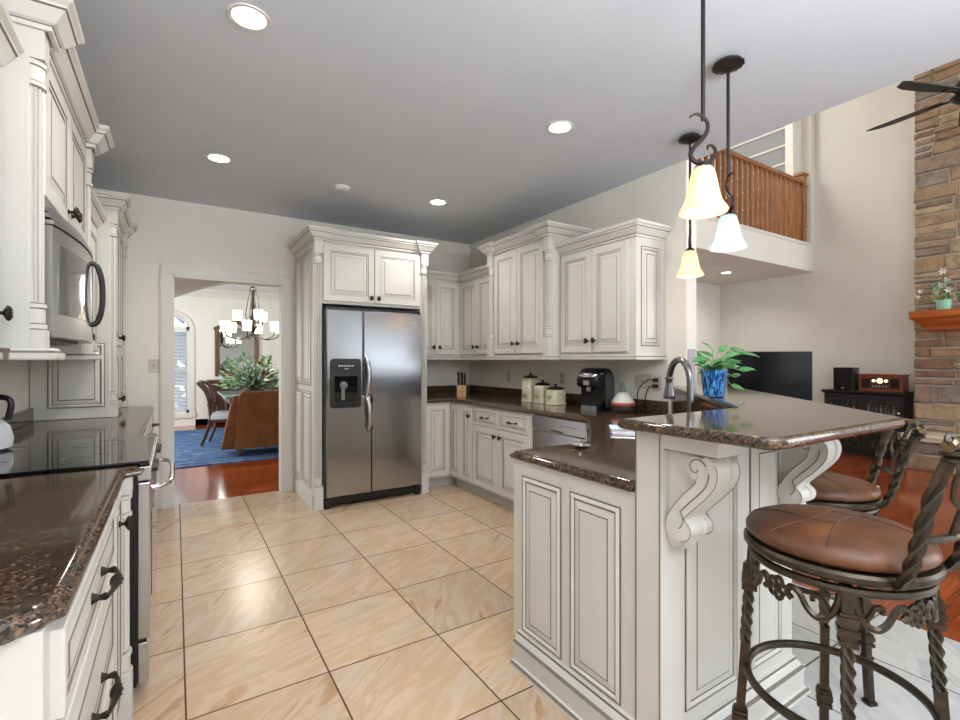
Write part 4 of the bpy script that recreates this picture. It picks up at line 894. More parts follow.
# potted plant on the bar
po = Vector((2.315, 1.425, 1.124)); t = thing('potted_plant', 'trailing green pothos in a blue glazed pot on the raised bar', 'plant', po)
mb = MB(); mb.lathe([(0.044, 0.0), (0.050, 0.004), (0.056, 0.06), (0.062, 0.125), (0.064, 0.136), (0.058, 0.137), (0.054, 0.12), (0.001, 0.118)], po, 28); mb.build('pot', M_bluepot, t, smooth=True)
mb = MB(); mb.lathe([(0.053, 0.112), (0.04, 0.124), (0.001, 0.128)], po, 20); mb.build('soil', M_soil, t)
leaf = MB(); stem = MB(); q = random.Random(5)
def heart(mb_, base, dirv, nrm, ln, wd, m=0):
    d = Vector(dirv).normalized(); n = Vector(nrm); n = (n-d*n.dot(d)).normalized(); s = d.cross(n); B = Vector(base)
    rows = [(0.0, 0.0, 0.0), (0.06, 0.6, 0.02), (0.22, 1.0, 0.05), (0.45, 0.86, 0.05), (0.7, 0.5, 0.02), (0.9, 0.16, -0.04), (1.0, 0.0, -0.08)]
    vs = []; fs = []
    for tt, ww, hh in rows: vs += [B+d*ln*tt-s*wd*ww*0.5+n*ln*hh, B+d*ln*tt+n*ln*(hh-0.05), B+d*ln*tt+s*wd*ww*0.5+n*ln*hh]
    for i in range(len(rows)-1): fs += [(3*i, 3*i+1, 3*i+4, 3*i+3), (3*i+1, 3*i+2, 3*i+5, 3*i+4)]
    mb_.add(vs, fs, m)
Rv = Vector((0.8443, -0.5358, 0)); Fv = Vector((0.5358, 0.8443, 0)); top = po+Vector((0, 0, 0.125))
SPEC = [((-0.02, 0.06), (-0.07, 0.05), 0.09, 0.055), ((0.0, 0.07), (-0.03, 0.105), 0.085, 0.05), ((0.02, 0.09), (0.035, 0.12), 0.075, 0.045), ((0.03, 0.07), (0.075, 0.10), 0.09, 0.05), ((0.06, 0.10), (0.115, 0.115), 0.10, 0.045),
        ((0.05, 0.02), (0.085, 0.035), 0.10, 0.05), ((0.04, 0.03), (0.07, 0.06), 0.09, 0.055), ((0.06, -0.06), (0.10, -0.075), 0.085, 0.05), ((-0.02, 0.02), (-0.05, 0.04), 0.08, 0.055), ((0.0, 0.04), (0.02, 0.05), 0.09, 0.06), ((-0.03, 0.03), (-0.02, 0.07), 0.09, 0.06),
        ((0.02, 0.0), (0.05, -0.01), 0.08, 0.055), ((0.05, 0.05), (0.12, 0.045), 0.08, 0.045), ((0.085, 0.085), (0.125, 0.075), 0.09, 0.04), ((0.08, 0.01), (0.11, 0.02), 0.085, 0.05), ((0.07, -0.02), (0.10, 0.0), 0.07, 0.04), ((-0.01, 0.10), (-0.025, 0.135), 0.07, 0.03)]
for i, ((ax, az_), (bx, bz), ln, wd) in enumerate(SPEC):
    dep = q.uniform(-0.04, 0.04); A = top+Rv*ax*1.5+Fv*dep*0.6+Vector((0, 0, max(az_*1.15, -0.1))); B = top+Rv*bx*1.5+Fv*dep*1.4+Vector((0, 0, bz*1.15))
    stem.tube(bezier([top+Rv*ax*0.2, (top+A)/2+Vector((0, 0, 0.02)), A], 4), 0.0022, 5)
    d = (B-A).normalized(); d = d+Rv*(0.5 if bx > 0 else -0.5)+Vector((0, 0, -0.15)); heart(leaf, A, d, Vector((0, 0, 0.7))-Fv*0.7+Rv*q.uniform(-0.3, 0.3), ln*0.95, wd*0.72)
for k in range(34):
    a = q.uniform(0, 2*PI); rad = q.uniform(0.01, 0.055); A = top+Vector((rad*math.cos(a), rad*math.sin(a), q.uniform(0.0, 0.06)))
    heart(leaf, A, Vector((math.cos(a), math.sin(a), q.uniform(-0.2, 0.7))), Vector((0, 0, 1))-Fv*0.6, q.uniform(0.04, 0.065), q.uniform(0.025, 0.038))
leaf.build('leaves', M_leaf, t, smooth=True); stem.build('stems', mat('pothos_stem', (120, 150, 86), 0.5), t)

# ---------------------------------------------------------------- lamps
def can(x, y, z, label, grp, power=0.0, r=0.083):
    t = thing('recessed_light', label, 'ceiling light', (x, y, z), 0, grp)
    q = MB(); q.lathe([(r, 0.0), (r*0.98, -0.006), (r*0.80, -0.005), (r*0.78, 0.0)], (x, y, z-0.0005), 32); q.build('trim_ring', M_white, t, smooth=True)
    q = MB(); q.lathe([(0.001, -0.003), (r*0.79, -0.003), (r*0.79, -0.001), (0.001, -0.001)], (x, y, z), 32); q.build('lens', M_canlight, t)
    if power:
        l = bpy.data.lights.new('recessed_lamp', 'SPOT'); l.energy = power; l.spot_size = math.radians(150); l.spot_blend = 0.8; l.shadow_soft_size = 0.07; l.color = (1.0, 0.95, 0.88)
        o = bpy.data.objects.new('recessed_lamp', l); C.objects.link(o); o.location = (0, 0, -0.03); o.parent = t
GC = 'recessed lights in the kitchen ceiling'
can(0.26, 2.206, ZC, 'largest round recessed light, above the tile aisle by the microwave', GC, 23)
can(1.993, 2.224, ZC, 'round recessed light above the sink corner of the kitchen ceiling', GC, 23)
can(0.26, 3.86, ZC, 'round recessed light in the ceiling in front of the doorway', GC, 23)
can(2.006, 3.871, ZC, 'round recessed light in the ceiling right of the smoke detector', GC, 23)
can(7.18, 4.22, 2.66, 'round recessed light in the soffit beneath the loft', None, 25)
t = thing('smoke_detector', 'small round white smoke detector on the grey kitchen ceiling', 'smoke detector', (1.163, 3.96, ZC))
mb = MB(); mb.lathe([(0.065, 0.0), (0.065, -0.012), (0.055, -0.026), (0.03, -0.032), (0.001, -0.033)], (1.163, 3.96, ZC-0.0005), 28); mb.build('cover', M_white, t, smooth=True)
mb = MB(); mb.lathe([(0.05, 0), (0.05, 0.006), (0.001, 0.006)], (1.163, 3.96, ZC-0.034), 20, fn=lambda a: 0.6); mb.build('grille', M_plate, t)

def pendant(x, y, zb, shade_m, colr, label, en, sd):
    t = thing('pendant_lamp', label, 'pendant light', (x, y, ZC), 0, 'pendant lamps over the bar')
    q = MB(); q.lathe([(0.068, -0.030), (0.069, -0.024), (0.05, -0.006), (0.02, 0.0), (0.001, 0.0)][::-1], (x, y, ZC-0.001), 48, fn=lambda a: 1+0.045*math.cos(14*a)); q.lathe([(0.069, -0.025), (0.05, -0.040), (0.02, -0.052), (0.008, -0.058), (0.001, -0.058)], (x, y, ZC), 48, fn=lambda a: 1+0.045*math.cos(14*a)); q.build('canopy', M_bronze, t, smooth=True)
    sh = zb+0.178; zs = sh+0.175
    q = MB(); q.tube([(x, y, ZC-0.05), (x, y, (ZC+zs)/2), (x, y, zs-0.02)], 0.0075, 10); q.build('rod', M_bronze, t, smooth=True)
    q = MB(); O = Vector((x, y, sh))
    def sc(p): return [O+sd*a+Vector((0, 0, b)) for a, b in p]
    P1 = bezier(sc([(-0.048, 0.166), (-0.030, 0.178), (-0.006, 0.172), (0.014, 0.150), (0.015, 0.120), (-0.004, 0.088), (-0.032, 0.060), (-0.044, 0.034), (-0.030, 0.010), (0.0, 0.004), (0.028, 0.014), (0.044, 0.040), (0.036, 0.064), (0.018, 0.066), (0.016, 0.052)]), 4)
    n = len(P1); q.tube(P1, [0.0035+0.005*math.sin(PI*min(1, max(0, i/(n-1)))) for i in range(n)], 8, flat=1.0); q.build('scroll', M_bronze, t, smooth=True)
    q = MB(); q.lathe([(0.001, 0.012), (0.010, 0.010), (0.020, 0.002), (0.030, -0.010), (0.034, -0.024), (0.028, -0.026)], O, 24); q.build('fitter_cap', M_bronze, t, smooth=True)
    q = MB(); pr = [(0.030, -0.012), (0.036, -0.022), (0.043, -0.045), (0.049, -0.080), (0.054, -0.108), (0.062, -0.135), (0.074, -0.155), (0.082, -0.167), (0.081, -0.171)]
    pin = [(r-0.004, z) for r, z in pr[::-1]]
    q.lathe(pr+pin, O, 40, fn=lambda a: 1+0.012*math.cos(10*a)); q.build('shade', shade_m, t, smooth=True, ang=60)
    q = MB(); q.lathe([(0.010, -0.02), (0.013, -0.05), (0.024, -0.075), (0.028, -0.095), (0.020, -0.115), (0.001, -0.122)], O, 16); q.build('bulb', emis('bulb_glow_'+str(len(bpy.data.materials)), colr, 4.0), t, smooth=True)
    l = bpy.data.lights.new('pendant_bulb', 'POINT'); l.energy = en; l.shadow_soft_size = 0.03; l.color = tuple(lin(colr)[:3])
    o = bpy.data.objects.new('pendant_bulb', l); C.objects.link(o); o.location = (0, 0, sh-0.14-ZC); o.parent = t
pendant(1.578, 1.012, 1.825, M_shadewarm, (255, 224, 170), 'amber bell pendant hanging lowest and largest, nearest over the bar', 0.8, Rv)
pendant(2.224, 1.298, 1.834, M_shadecool, (214, 240, 246), 'pale blue-white bell pendant lamp over the plant', 0.8, Fv)
pendant(2.761, 1.860, 1.837, M_shadewarm, (255, 224, 170), 'small amber bell pendant hanging farthest, beside the wall cabinets', 0.8, (Rv*0.45+Fv*0.9))

# ---------------------------------------------------------------- bar stools
def stool(label):
    t = thing('bar_stool', label, 'bar stool', (0, 0, 0), 0, 'bar stools at the peninsula')
    q = MB(); q.lathe([(0.001, 0.782), (0.19, 0.782), (0.215, 0.786), (0.226, 0.798), (0.226, 0.808), (0.216, 0.822), (0.19, 0.832), (0.13, 0.843), (0.06, 0.848), (0.001, 0.849)], seg=56); st = q.build('seat', M_leather, t, smooth=True, ang=60)
    def dome(r):
        P_ = [(0, 0.849), (0.06, 0.848), (0.13, 0.843), (0.19, 0.832), (0.216, 0.822)]
        for (a, b), (c, d) in zip(P_, P_[1:]):
            if r <= c: return b+(d-b)*(r-a)/(c-a)
        return 0.822
    q = MB()
    for pts in ([(-0.19, -0.08), (-0.05, -0.03), (0.08, -0.02), (0.2, -0.06)], [(-0.2, 0.06), (-0.08, 0.03), (0.05, 0.04), (0.19, 0.09)], [(-0.08, 0.03), (-0.06, 0.12), (-0.07, 0.2)], [(0.08, -0.02), (0.09, -0.12), (0.07, -0.2)], [(-0.05, -0.03), (-0.08, 0.03)], [(0.08, -0.02), (0.05, 0.04)]):
        P_ = bezier([(a, b, 0) for a, b in pts], 6); q.tube([(v.x, v.y, dome(math.hypot(v.x, v.y))+0.0004) for v in P_], 0.0016, 4)
    q.build('seam', M_seam, st)
    q = MB(); q.lathe([(0.20, 0.757), (0.226, 0.757), (0.232, 0.763), (0.232, 0.774), (0.226, 0.781), (0.20, 0.781)], seg=56)
    q.rings([[(0.2*math.cos(2*PI*k/56), 0.2*math.sin(2*PI*k/56), z) for k in range(56)] for z in (0.772, 0.781)]); q.build('seat_ring', M_bronze2, t, smooth=True)
    q = MB(); q.lathe([(0.001, 0.728), (0.09, 0.728), (0.09, 0.772), (0.001, 0.772)], seg=24)
    for k in range(2): q.box(-0.205, 0.205, -0.015, 0.015, 0.732, 0.74, 0, Matrix.Rotation(math.radians(34+90*k), 4, 'Z'))
    q.build('swivel', M_bronze, t)
    q = MB(); q.tube([(0.21*math.cos(2*PI*k/56), 0.21*math.sin(2*PI*k/56), 0.737) for k in range(56)], 0.011, 8, closed=True); q.build('base_ring', M_bronze2, t, smooth=True)
    q = MB(); q.tube([(0.222*math.cos(2*PI*k/56), 0.222*math.sin(2*PI*k/56), 0.40) for k in range(56)], 0.0115, 10, closed=True); q.build('foot_ring', M_bronze2, t, smooth=True)
    for k in range(4):
        a = math.radians(34+90*k); Q = Matrix.Rotation(a, 4, 'Z'); q = MB()
        def rad(z): return 0.208+0.052*(0.73-z)/0.73
        def blk(z0, z1, w): q.rings([[(rad(z)+u*w, v*w, z) for u, v in ((-1, -1), (1, -1), (1, 1), (-1, 1))] for z in (z0, z1)], 0, Q)
        blk(0.69, 0.735, 0.013)
        for z0, z1, w in ((0.682, 0.690, 0.017), (0.664, 0.682, 0.022), (0.655, 0.664, 0.018), (0.640, 0.655, 0.023), (0.628, 0.640, 0.017), (0.618, 0.628, 0.021)): blk(z0, z1, w)
        rs = []; n = 44
        for i in range(n+1):
            z = 0.62-(0.62-0.465)*i/n; th = i*0.17
            rs.append([(rad(z)+(0.0125+0.0042*math.cos(4*(2*PI*j/16)))*math.cos(2*PI*j/16+th), (0.0125+0.0042*math.cos(4*(2*PI*j/16)))*math.sin(2*PI*j/16+th), z) for j in range(16)])
        q.rings(rs, 0, Q); blk(0.27, 0.468, 0.0125)
        for z0, z1, w in ((0.262, 0.272, 0.019), (0.245, 0.262, 0.022), (0.235, 0.245, 0.017), (0.222, 0.235, 0.021)): blk(z0, z1, w)
        blk(0.012, 0.224, 0.0125); blk(0.0, 0.014, 0.018); q.build('leg', M_bronze2, t)
    for k in range(4):
        q = MB(); a0_ = math.radians(34+90*k); rr_ = 0.209; LN = rr_*PI/2
        def cp(s, z): a = a0_+s/rr_; return (rr_*math.cos(a), rr_*math.sin(a), z)
        for mir in (0, 1):
            def mm(p): return [cp(LN-s if mir else s, z) for s, z in p]
            P_ = bezier([v+(0,) for v in [(0.014, 0.730), (0.020, 0.700), (0.036, 0.668), (0.060, 0.656), (0.084, 0.670), (0.102, 0.698), (0.122, 0.708), (0.134, 0.692), (0.122, 0.678)]], 4); q.tube(mm([(v.x, v.y) for v in P_]), 0.0085, 6)
            P_ = bezier([v+(0,) for v in [(0.036, 0.672), (0.048, 0.690), (0.058, 0.706), (0.072, 0.704), (0.072, 0.692)]], 4); q.tube(mm([(v.x, v.y) for v in P_]), 0.007, 6)
        for j in range(5):
            an = 2*PI*j/5; c0 = (LN/2+0.017*math.cos(an), 0.690+0.017*math.sin(an)); q.tube([cp(c0[0]+0.0105*math.cos(2*PI*i/10), c0[1]+0.0105*math.sin(2*PI*i/10)) for i in range(10)], 0.006, 6, closed=True)
        q.build('scroll_apron', M_bronze2, t, smooth=True)
    for s in (-1, 1):
        q = MB(); P_ = bezier([(s*0.118, -0.195, 0.760), (s*0.128, -0.215, 0.78), (s*0.136, -0.236, 0.84), (s*0.143, -0.254, 0.91), (s*0.150, -0.280, 1.0), (s*0.156, -0.314, 1.085)], 8); n = len(P_)
        rs = []
        for i, v in enumerate(P_):
            tw = max(0, min(1, (i-9)/24))*2*PI*1.15; rs.append([(v.x+(0.0135+0.0035*math.cos(4*2*PI*j/16))*math.cos(2*PI*j/16+tw+0.3)*1.1, v.y+(0.0135+0.0035*math.cos(4*2*PI*j/16))*math.sin(2*PI*j/16+tw+0.3), v.z) for j in range(16)])
        q.rings(rs); q.build('back_post', M_bronze2, t, smooth=True, ang=50)
    q = MB(); q.tube(bezier([(-0.140, -0.246, 0.880), (-0.07, -0.266, 0.883), (0, -0.272, 0.884), (0.07, -0.266, 0.883), (0.140, -0.246, 0.880)], 5), 0.0095, 8); q.build('crossbar', M_bronze2, t, smooth=True)
    q = MB(); q.tube(bezier([(-0.186, -0.314, 1.092), (-0.156, -0.314, 1.098), (-0.08, -0.340, 1.098), (0, -0.350, 1.098), (0.08, -0.340, 1.098), (0.156, -0.314, 1.098), (0.186, -0.314, 1.092)], 5), 0.0125, 10); tr = q.build('top_rail', mat('polished_bronze_'+str(len(bpy.data.materials)), (124, 104, 78), 0.22, 0.9), t, smooth=True)
    for s in (-1, 1):
        q = MB()
        for rz_, w in ((0, 0.021), (0.012, 0.019), (-0.014, 0.018)):
            q.tube([(s*0.156+w*math.cos(2*PI*k/16), -0.312+w*math.sin(2*PI*k/16)*0.9, 1.078+rz_) for k in range(16)], 0.0055, 6, closed=True)
        q.tube([(s*(0.178+0.016*math.cos(k*0.6)*(1-k/16)), -0.314, 1.102+0.016*math.sin(k*0.6)*(1-k/16)) for k in range(13)], 0.0055, 6)
        q.build('rail_coil', M_bronze2, tr, smooth=True)
    q = MB()
    for s in (-1, 1):
        q.tube(bezier([(s*0.045, -0.270, 0.884), (s*0.05, -0.297, 0.97), (s*0.035, -0.324, 1.05), (s*0.045, -0.344, 1.096)], 5), 0.0075, 8)
        q.tube(bezier([(s*0.045, -0.288, 0.945), (s*0.085, -0.288, 0.975), (s*0.10, -0.298, 1.02), (s*0.08, -0.312, 1.045), (s*0.06, -0.312, 1.025)], 4), 0.006, 6)
    for j in range(6):
        an = 2*PI*j/6; q.tube([(0.022*math.cos(an)+0.012*math.cos(2*PI*i/10), -0.309-0.02*math.sin(an)*0.3, 1.0+0.022*math.sin(an)+0.012*math.sin(2*PI*i/10)) for i in range(10)], 0.005, 6, closed=True)
    q.build('back_splat', M_bronze2, t, smooth=True)
    return t
s1 = stool('bar stool with full brown leather seat in front, at the panelled bar wall')
s1.location = (1.514, 0.585, 0); s1.rotation_euler = (0, 0, math.radians(-6)); s1.scale = (0.94, 0.94, 1.04)
s2 = copy_tree(s1, None, (2.34, 0.975, 0), math.radians(31), 'bar stool half hidden behind the bar corner, its back to the fireplace', 0.96)
# ---------------------------------------------------------------- great room
q = random.Random(21)
t = thing('fireplace', 'tall stacked stone chimney breast with a raised stone hearth', 'fireplace', (7.95, 1.2, 0))
CX, CY0, CY1 = 7.93, -0.2, 2.2
mb = MB(); mb.box(CX+0.02, XG-0.002, CY0, CY1-0.02, 0.0, ZG-0.01); mb.build('core', M_mortar, t)
def stones(fn, ya, yb, za, zb, hmin, hmax, wmin, wmax, name, par, left=True):
    s = MB(); z = za
    while z < zb-0.03:
        h = min(q.uniform(hmin, hmax), zb-z); y = yb
        while y > ya+0.02:
            w_ = q.uniform(wmin, wmax); w_ = min(w_, y-ya)
            if y-w_-ya < 0.08: w_ = y-ya
            hs = [(z, h)] if (h < 0.13 or q.random() < 0.6) else [(z, h*0.5), (z+h*0.5, h*0.5)]
            for z0, hh in hs:
                g = 0.011; d = q.uniform(0.0, 0.03); x0 = fn-d
                a, b, c, e = y-w_+g, y-g, z0+g, z0+hh-g
                if y == yb: b += q.uniform(-0.005, 0.005)
                j = lambda k=0.008: q.uniform(-k, k)
                back = [(fn+0.06, a, c), (fn+0.06, b, c), (fn+0.06, b, e), (fn+0.06, a, e)]; mid = [(x0+0.014, a+j(), c+j()), (x0+0.014, b+j(), c+j()), (x0+0.014, b+j(), e+j()), (x0+0.014, a+j(), e+j())]
                fr = [(x0+j(), p[1]+(0.014 if p[1] < (a+b)/2 else -0.014), p[2]+(0.014 if p[2] < (c+e)/2 else -0.014)) for p in mid]
                s.rings([back, mid, fr])
            y -= w_
        z += h
    return s.build(name, M_stone, par)
stones(CX, CY0, CY1, 0.42, 5.55, 0.12, 0.25, 0.14, 0.5, 'chimney_stones', t)
mb = MB(); mb.box(7.56, CX+0.04, CY0, 2.17, 0.0, 0.34); mb.build('hearth_core', M_mortar, t)
stones(7.55, CY0, 2.18, 0.0, 0.335, 0.15, 0.19, 0.25, 0.6, 'hearth_stones', t)
mb = MB(); mb.rings([[(x, y, z) for x, y in offset_poly([(7.47, CY0), (CX+0.03, CY0), (CX+0.03, 2.225), (7.47, 2.225)], i)] for i, z in ((0.012, 0.335), (0.0, 0.35), (0.006, 0.375), (0.0, 0.395), (0.012, 0.415))]); mb.build('hearth_slab', M_slab, t)
t = thing('mantel_shelf', 'thick pine mantel shelf on the stone chimney', 'mantel', (7.75, 1.2, 1.70))
mb = MB(); pr = [(7.62, 1.905), (7.62, 1.83), (7.635, 1.82), (7.66, 1.80), (7.70, 1.76), (7.76, 1.735), (7.80, 1.72), (7.80, 1.68), (7.925, 1.66), (7.925, 1.905)]
mb.rings([[(x, 2.16-(0 if z > 1.81 else 0.08 if z > 1.72 else 0.10), z) for x, z in pr], [(x, CY0, z) for x, z in pr]]); mb.build('shelf', M_mantel, t)
vo = Vector((7.78, 1.88, 1.906)); t = thing('flower_vase', 'small mint green vase of white flowers on the mantel shelf', 'vase', vo)
mb = MB(); mb.lathe([(0.05, 0), (0.062, 0.01), (0.072, 0.09), (0.075, 0.12), (0.066, 0.122), (0.06, 0.1), (0.001, 0.1)], vo, 20); mb.build('vase', M_mint, t, smooth=True)
grn = MB(); stm = MB()
def flower(mb_, c, s, n=6, m=0):
    for k in range(n):
        a = 2*PI*k/n; d = Vector((-0.6, math.cos(a), math.sin(a))); heart(mb_, c, d, (-1, 0, 0.2), s, s*0.5, m)
for (dy, dz, s) in ((0.02, 0.30, 0.08), (-0.03, 0.36, 0.07), (0.0, 0.47, 0.075), (0.06, 0.22, 0.06), (-0.05, 0.24, 0.07), (0.20, 0.25, 0.05), (0.24, 0.19, 0.05)):
    c = vo+Vector((q.uniform(-0.05, 0.03), dy, dz)); pet = MB(); flower(pet, c, s*0.75); pet.build('bloom', M_petal, t); stm.tube([vo+Vector((0, 0, 0.08)), (vo+c)/2+Vector((0, 0, 0.08)), c], 0.004, 5)
for (dy, dz) in ((-0.08, 0.40), (-0.12, 0.41), (0.08, 0.17)): pet = MB(); flower(pet, vo+Vector((-0.02, dy, dz)), 0.04); pet.build('bloom', M_pinkpetal, t)
for k in range(26):
    a = q.uniform(0, 2*PI); c = vo+Vector((q.uniform(-0.04, 0.04), q.uniform(-0.08, 0.1), q.uniform(0.10, 0.34))); heart(grn, c, (q.uniform(-0.5, 0.3), math.cos(a), math.sin(a)*0.8), (-1, 0, 0.3), q.uniform(0.06, 0.12), 0.03)
grn.build('leaves', M_leaf2, t); stm.build('stems', M_sprig, t)
# media cabinet, speaker, radio
t = thing('media_cabinet', 'black cabinet with lattice glass doors beside the stone chimney', 'cabinet', (8.1, 2.76, 0))
ca, cb2, cf = 2.30, 3.20, 7.92
mb = MB(); mb.box(cf+0.02, XG-0.03, ca, cb2, 0.06, 0.865); mb.box(cf+0.04, XG-0.05, ca+0.02, cb2-0.02, 0, 0.06); mb.build('body', M_darkwood, t, bevel=0.003)
mb = MB(); mb.sweep([(XG-0.03, cb2), (cf+0.02, cb2), (cf+0.02, ca), (XG-0.03, ca)], [(0, 0.835), (0.012, 0.84), (0.022, 0.858), (0.03, 0.862), (0.03, 0.885), (0, 0.885)]); mb.box(cf+0.02, XG-0.03, ca, cb2, 0.864, 0.885); mb.build('top', M_darkwood, t)
for i in range(2):
    F = FM((cf+0.02, cb2-0.012-i*0.44, 0.08), WXP); W_, H_ = 0.432, 0.745
    mb = MB(); mb.box(0, W_, 0, 0.06, 0, 0.02, 0, F); mb.box(0, W_, H_-0.06, H_, 0, 0.02, 0, F); mb.box(0, 0.055, 0.06, H_-0.06, 0, 0.02, 0, F); mb.box(W_-0.055, W_, 0.06, H_-0.06, 0, 0.02, 0, F)
    for u in (0.12, 0.18, 0.25, 0.31): mb.box(u-0.006, u+0.006, 0.06, H_-0.06, 0.004, 0.016, 0, F)
    for v in (0.14, 0.30, 0.45, 0.60): mb.box(0.055, W_-0.055, v-0.006, v+0.006, 0.004, 0.016, 0, F)
    d_ = mb.build('door', M_darkwood, t)
    mb = MB(); mb.box(0.05, W_-0.05, 0.055, H_-0.055, 0.001, 0.003, 0, F); mb.build('door_glass', M_glassblk, d_)
    mb = MB(); mb.lathe([(0.012, 0), (0.006, 0.01), (0.016, 0.022), (0.001, 0.028)], seg=12, M=F @ Matrix.Translation((0.03 if i == 0 else W_-0.03, H_*0.72, 0.02))); mb.build('knob', M_chrome, d_)
    mb = MB()
    for k in range(7): u = 0.075+k*0.045; mb.box(u-0.012, u+0.014, 0.48, 0.48+q.uniform(0.10, 0.16), 0.003, 0.0038, 0, F)
    mb.build('spines_behind_glass', mat('muted_spines', (120, 110, 92), 0.6), d_)
t = thing('speaker', 'black box speaker standing on the black media cabinet', 'speaker', (8.05, 2.97, 0.886))
mb = MB(); mb.box(7.97, 8.17, 2.86, 3.10, 0.887, 1.205); mb.build('body', M_black, t, bevel=0.006)
mb = MB(); mb.box(7.962, 7.971, 2.87, 3.09, 0.897, 1.195); gr_ = mb.build('grille', mat('grille_cloth', (14, 14, 15), 0.95), t)
mb = MB(); mb.box(7.960, 7.963, 2.965, 2.995, 0.91, 0.922); mb.build('badge', M_chrome, gr_)
t = thing('radio', 'reddish wooden retro radio with glowing dials on the black cabinet', 'radio', (8.05, 2.55, 0.886))
mb = MB(); mb.box(7.99, 8.22, 2.33, 2.80, 0.887, 1.10); mb.build('body', M_radio, t, bevel=0.006)
mb = MB(); mb.box(7.97, 8.23, 2.315, 2.815, 1.10, 1.118); mb.box(7.98, 8.23, 2.32, 2.81, 0.8865, 0.897); mb.build('top', M_radio, t, bevel=0.004)
for y in (2.36, 2.675):
    mb = MB(); mb.box(7.984, 7.992, y, y+0.095, 0.93, 1.06); mb.build('speaker_grille', mat('radio_cloth_'+str(y), (38, 24, 18), 0.95), t)
mb = MB(); mb.box(7.985, 7.992, 2.465, 2.665, 0.925, 1.075); fp = mb.build('face_plate', mat('radio_face', (52, 40, 28), 0.4), t)
for y, r in ((2.565, 0.036), (2.497, 0.02), (2.633, 0.02)):
    mb = MB(); mb.lathe([(r, 0), (r, 0.004), (0.001, 0.004)], seg=20, M=FM((7.985, y, 1.03), WXP)); mb.build('dial', M_dial, fp)
for k in range(5):
    mb = MB(); mb.lathe([(0.011, 0), (0.009, 0.014), (0.001, 0.014)], seg=12, M=FM((7.985, 2.493+k*0.036, 0.955), WXP)); mb.build('knob', M_chrome, fp)
# television on a floor stand
tv0 = Vector((7.36, 3.66, 0)); t = thing('television', 'large black flat television behind the bar beneath the loft', 'television', tv0)
ML = Matrix.Translation(tv0) @ Matrix.Rotation(math.radians(-32.4-6), 4, 'Z')       # local -y faces the kitchen
mb = MB(); mb.box(-0.60, 0.57, -0.02, 0.025, 0.68, 1.435, 0, ML); mb.build('body', M_black, t, bevel=0.006)
mb = MB(); mb.box(-0.59, 0.56, -0.0225, -0.0195, 0.70, 1.425, 0, ML); mb.build('screen', mat('tv_screen', (9, 9, 10), 0.12, Specular_IOR_Level=0.08), t)
mb = MB(); mb.box(-0.06, 0.06, 0.025, 0.06, 0.03, 1.0, 0, ML); mb.build('stand_pole', M_black, t, bevel=0.004)
mb = MB(); mb.box(-0.40, 0.40, -0.2, 0.2, 0.001, 0.03, 0, ML); mb.build('stand_base', M_black, t, bevel=0.006)
# rug
t = thing('area_rug', 'cream and dark striped rug on the cherry floor behind the stools', 'rug', (5.0, 2.8, 0.001))
mb = MB(); mb.box(4.0, 6.12, 1.97, 3.9, 0.001, 0.012); mb.build('pile', M_rugcream, t)
mb = MB()
for k in range(6):
    a = 0.08+0.075*k
    mb.box(4.0+a, 6.12-a, 1.97+a, 1.985+a+0.012, 0.012, 0.0135); mb.box(6.12-a-0.027, 6.12-a, 1.97+a, 3.9-a, 0.012, 0.0135)
mb.build('border_stripes', M_rugdark, t)
# loft railing
t = thing('loft_railing', 'oak balcony railing with square balusters along the loft edge', 'railing', (5.6, YL+0.05, ZL))
mb = MB(); mb.box(3.2, 8.05, YL+0.02, YL+0.09, ZL+0.90, ZL+0.955); mb.box(3.2, 8.05, YL+0.035, YL+0.075, ZL+0.955, ZL+0.965); mb.build('handrail', M_oak, t, bevel=0.006)
mb = MB(); mb.box(3.2, 8.05, YL+0.025, YL+0.085, ZL+0.001, ZL+0.022); mb.build('shoe_rail', M_oak, t)
x = 4.66
while x < 7.93:
    mb = MB(); mb.box(x-0.02, x+0.02, YL+0.035, YL+0.075, ZL+0.022, ZL+0.90); mb.build('baluster', M_oak, t); x += 0.128
for x in (8.0, 4.2):
    mb = MB(); mb.box(x-0.05, x+0.05, YL+0.006, YL+0.106, ZL+0.001, ZL+1.02); mb.box(x-0.06, x+0.06, YL-0.004, YL+0.116, ZL+0.86, ZL+0.885); mb.box(x-0.06, x+0.06, YL-0.004, YL+0.116, ZL+0.25, ZL+0.27); mb.rings([[(x+a*s, YL+0.056+b*s, ZL+z) for a, b in ((-1, -1), (1, -1), (1, 1), (-1, 1))] for s, z in ((0.06, 1.02), (0.075, 1.035), (0.075, 1.055), (0.03, 1.085))]); mb.build('newel_post', M_oak, t)
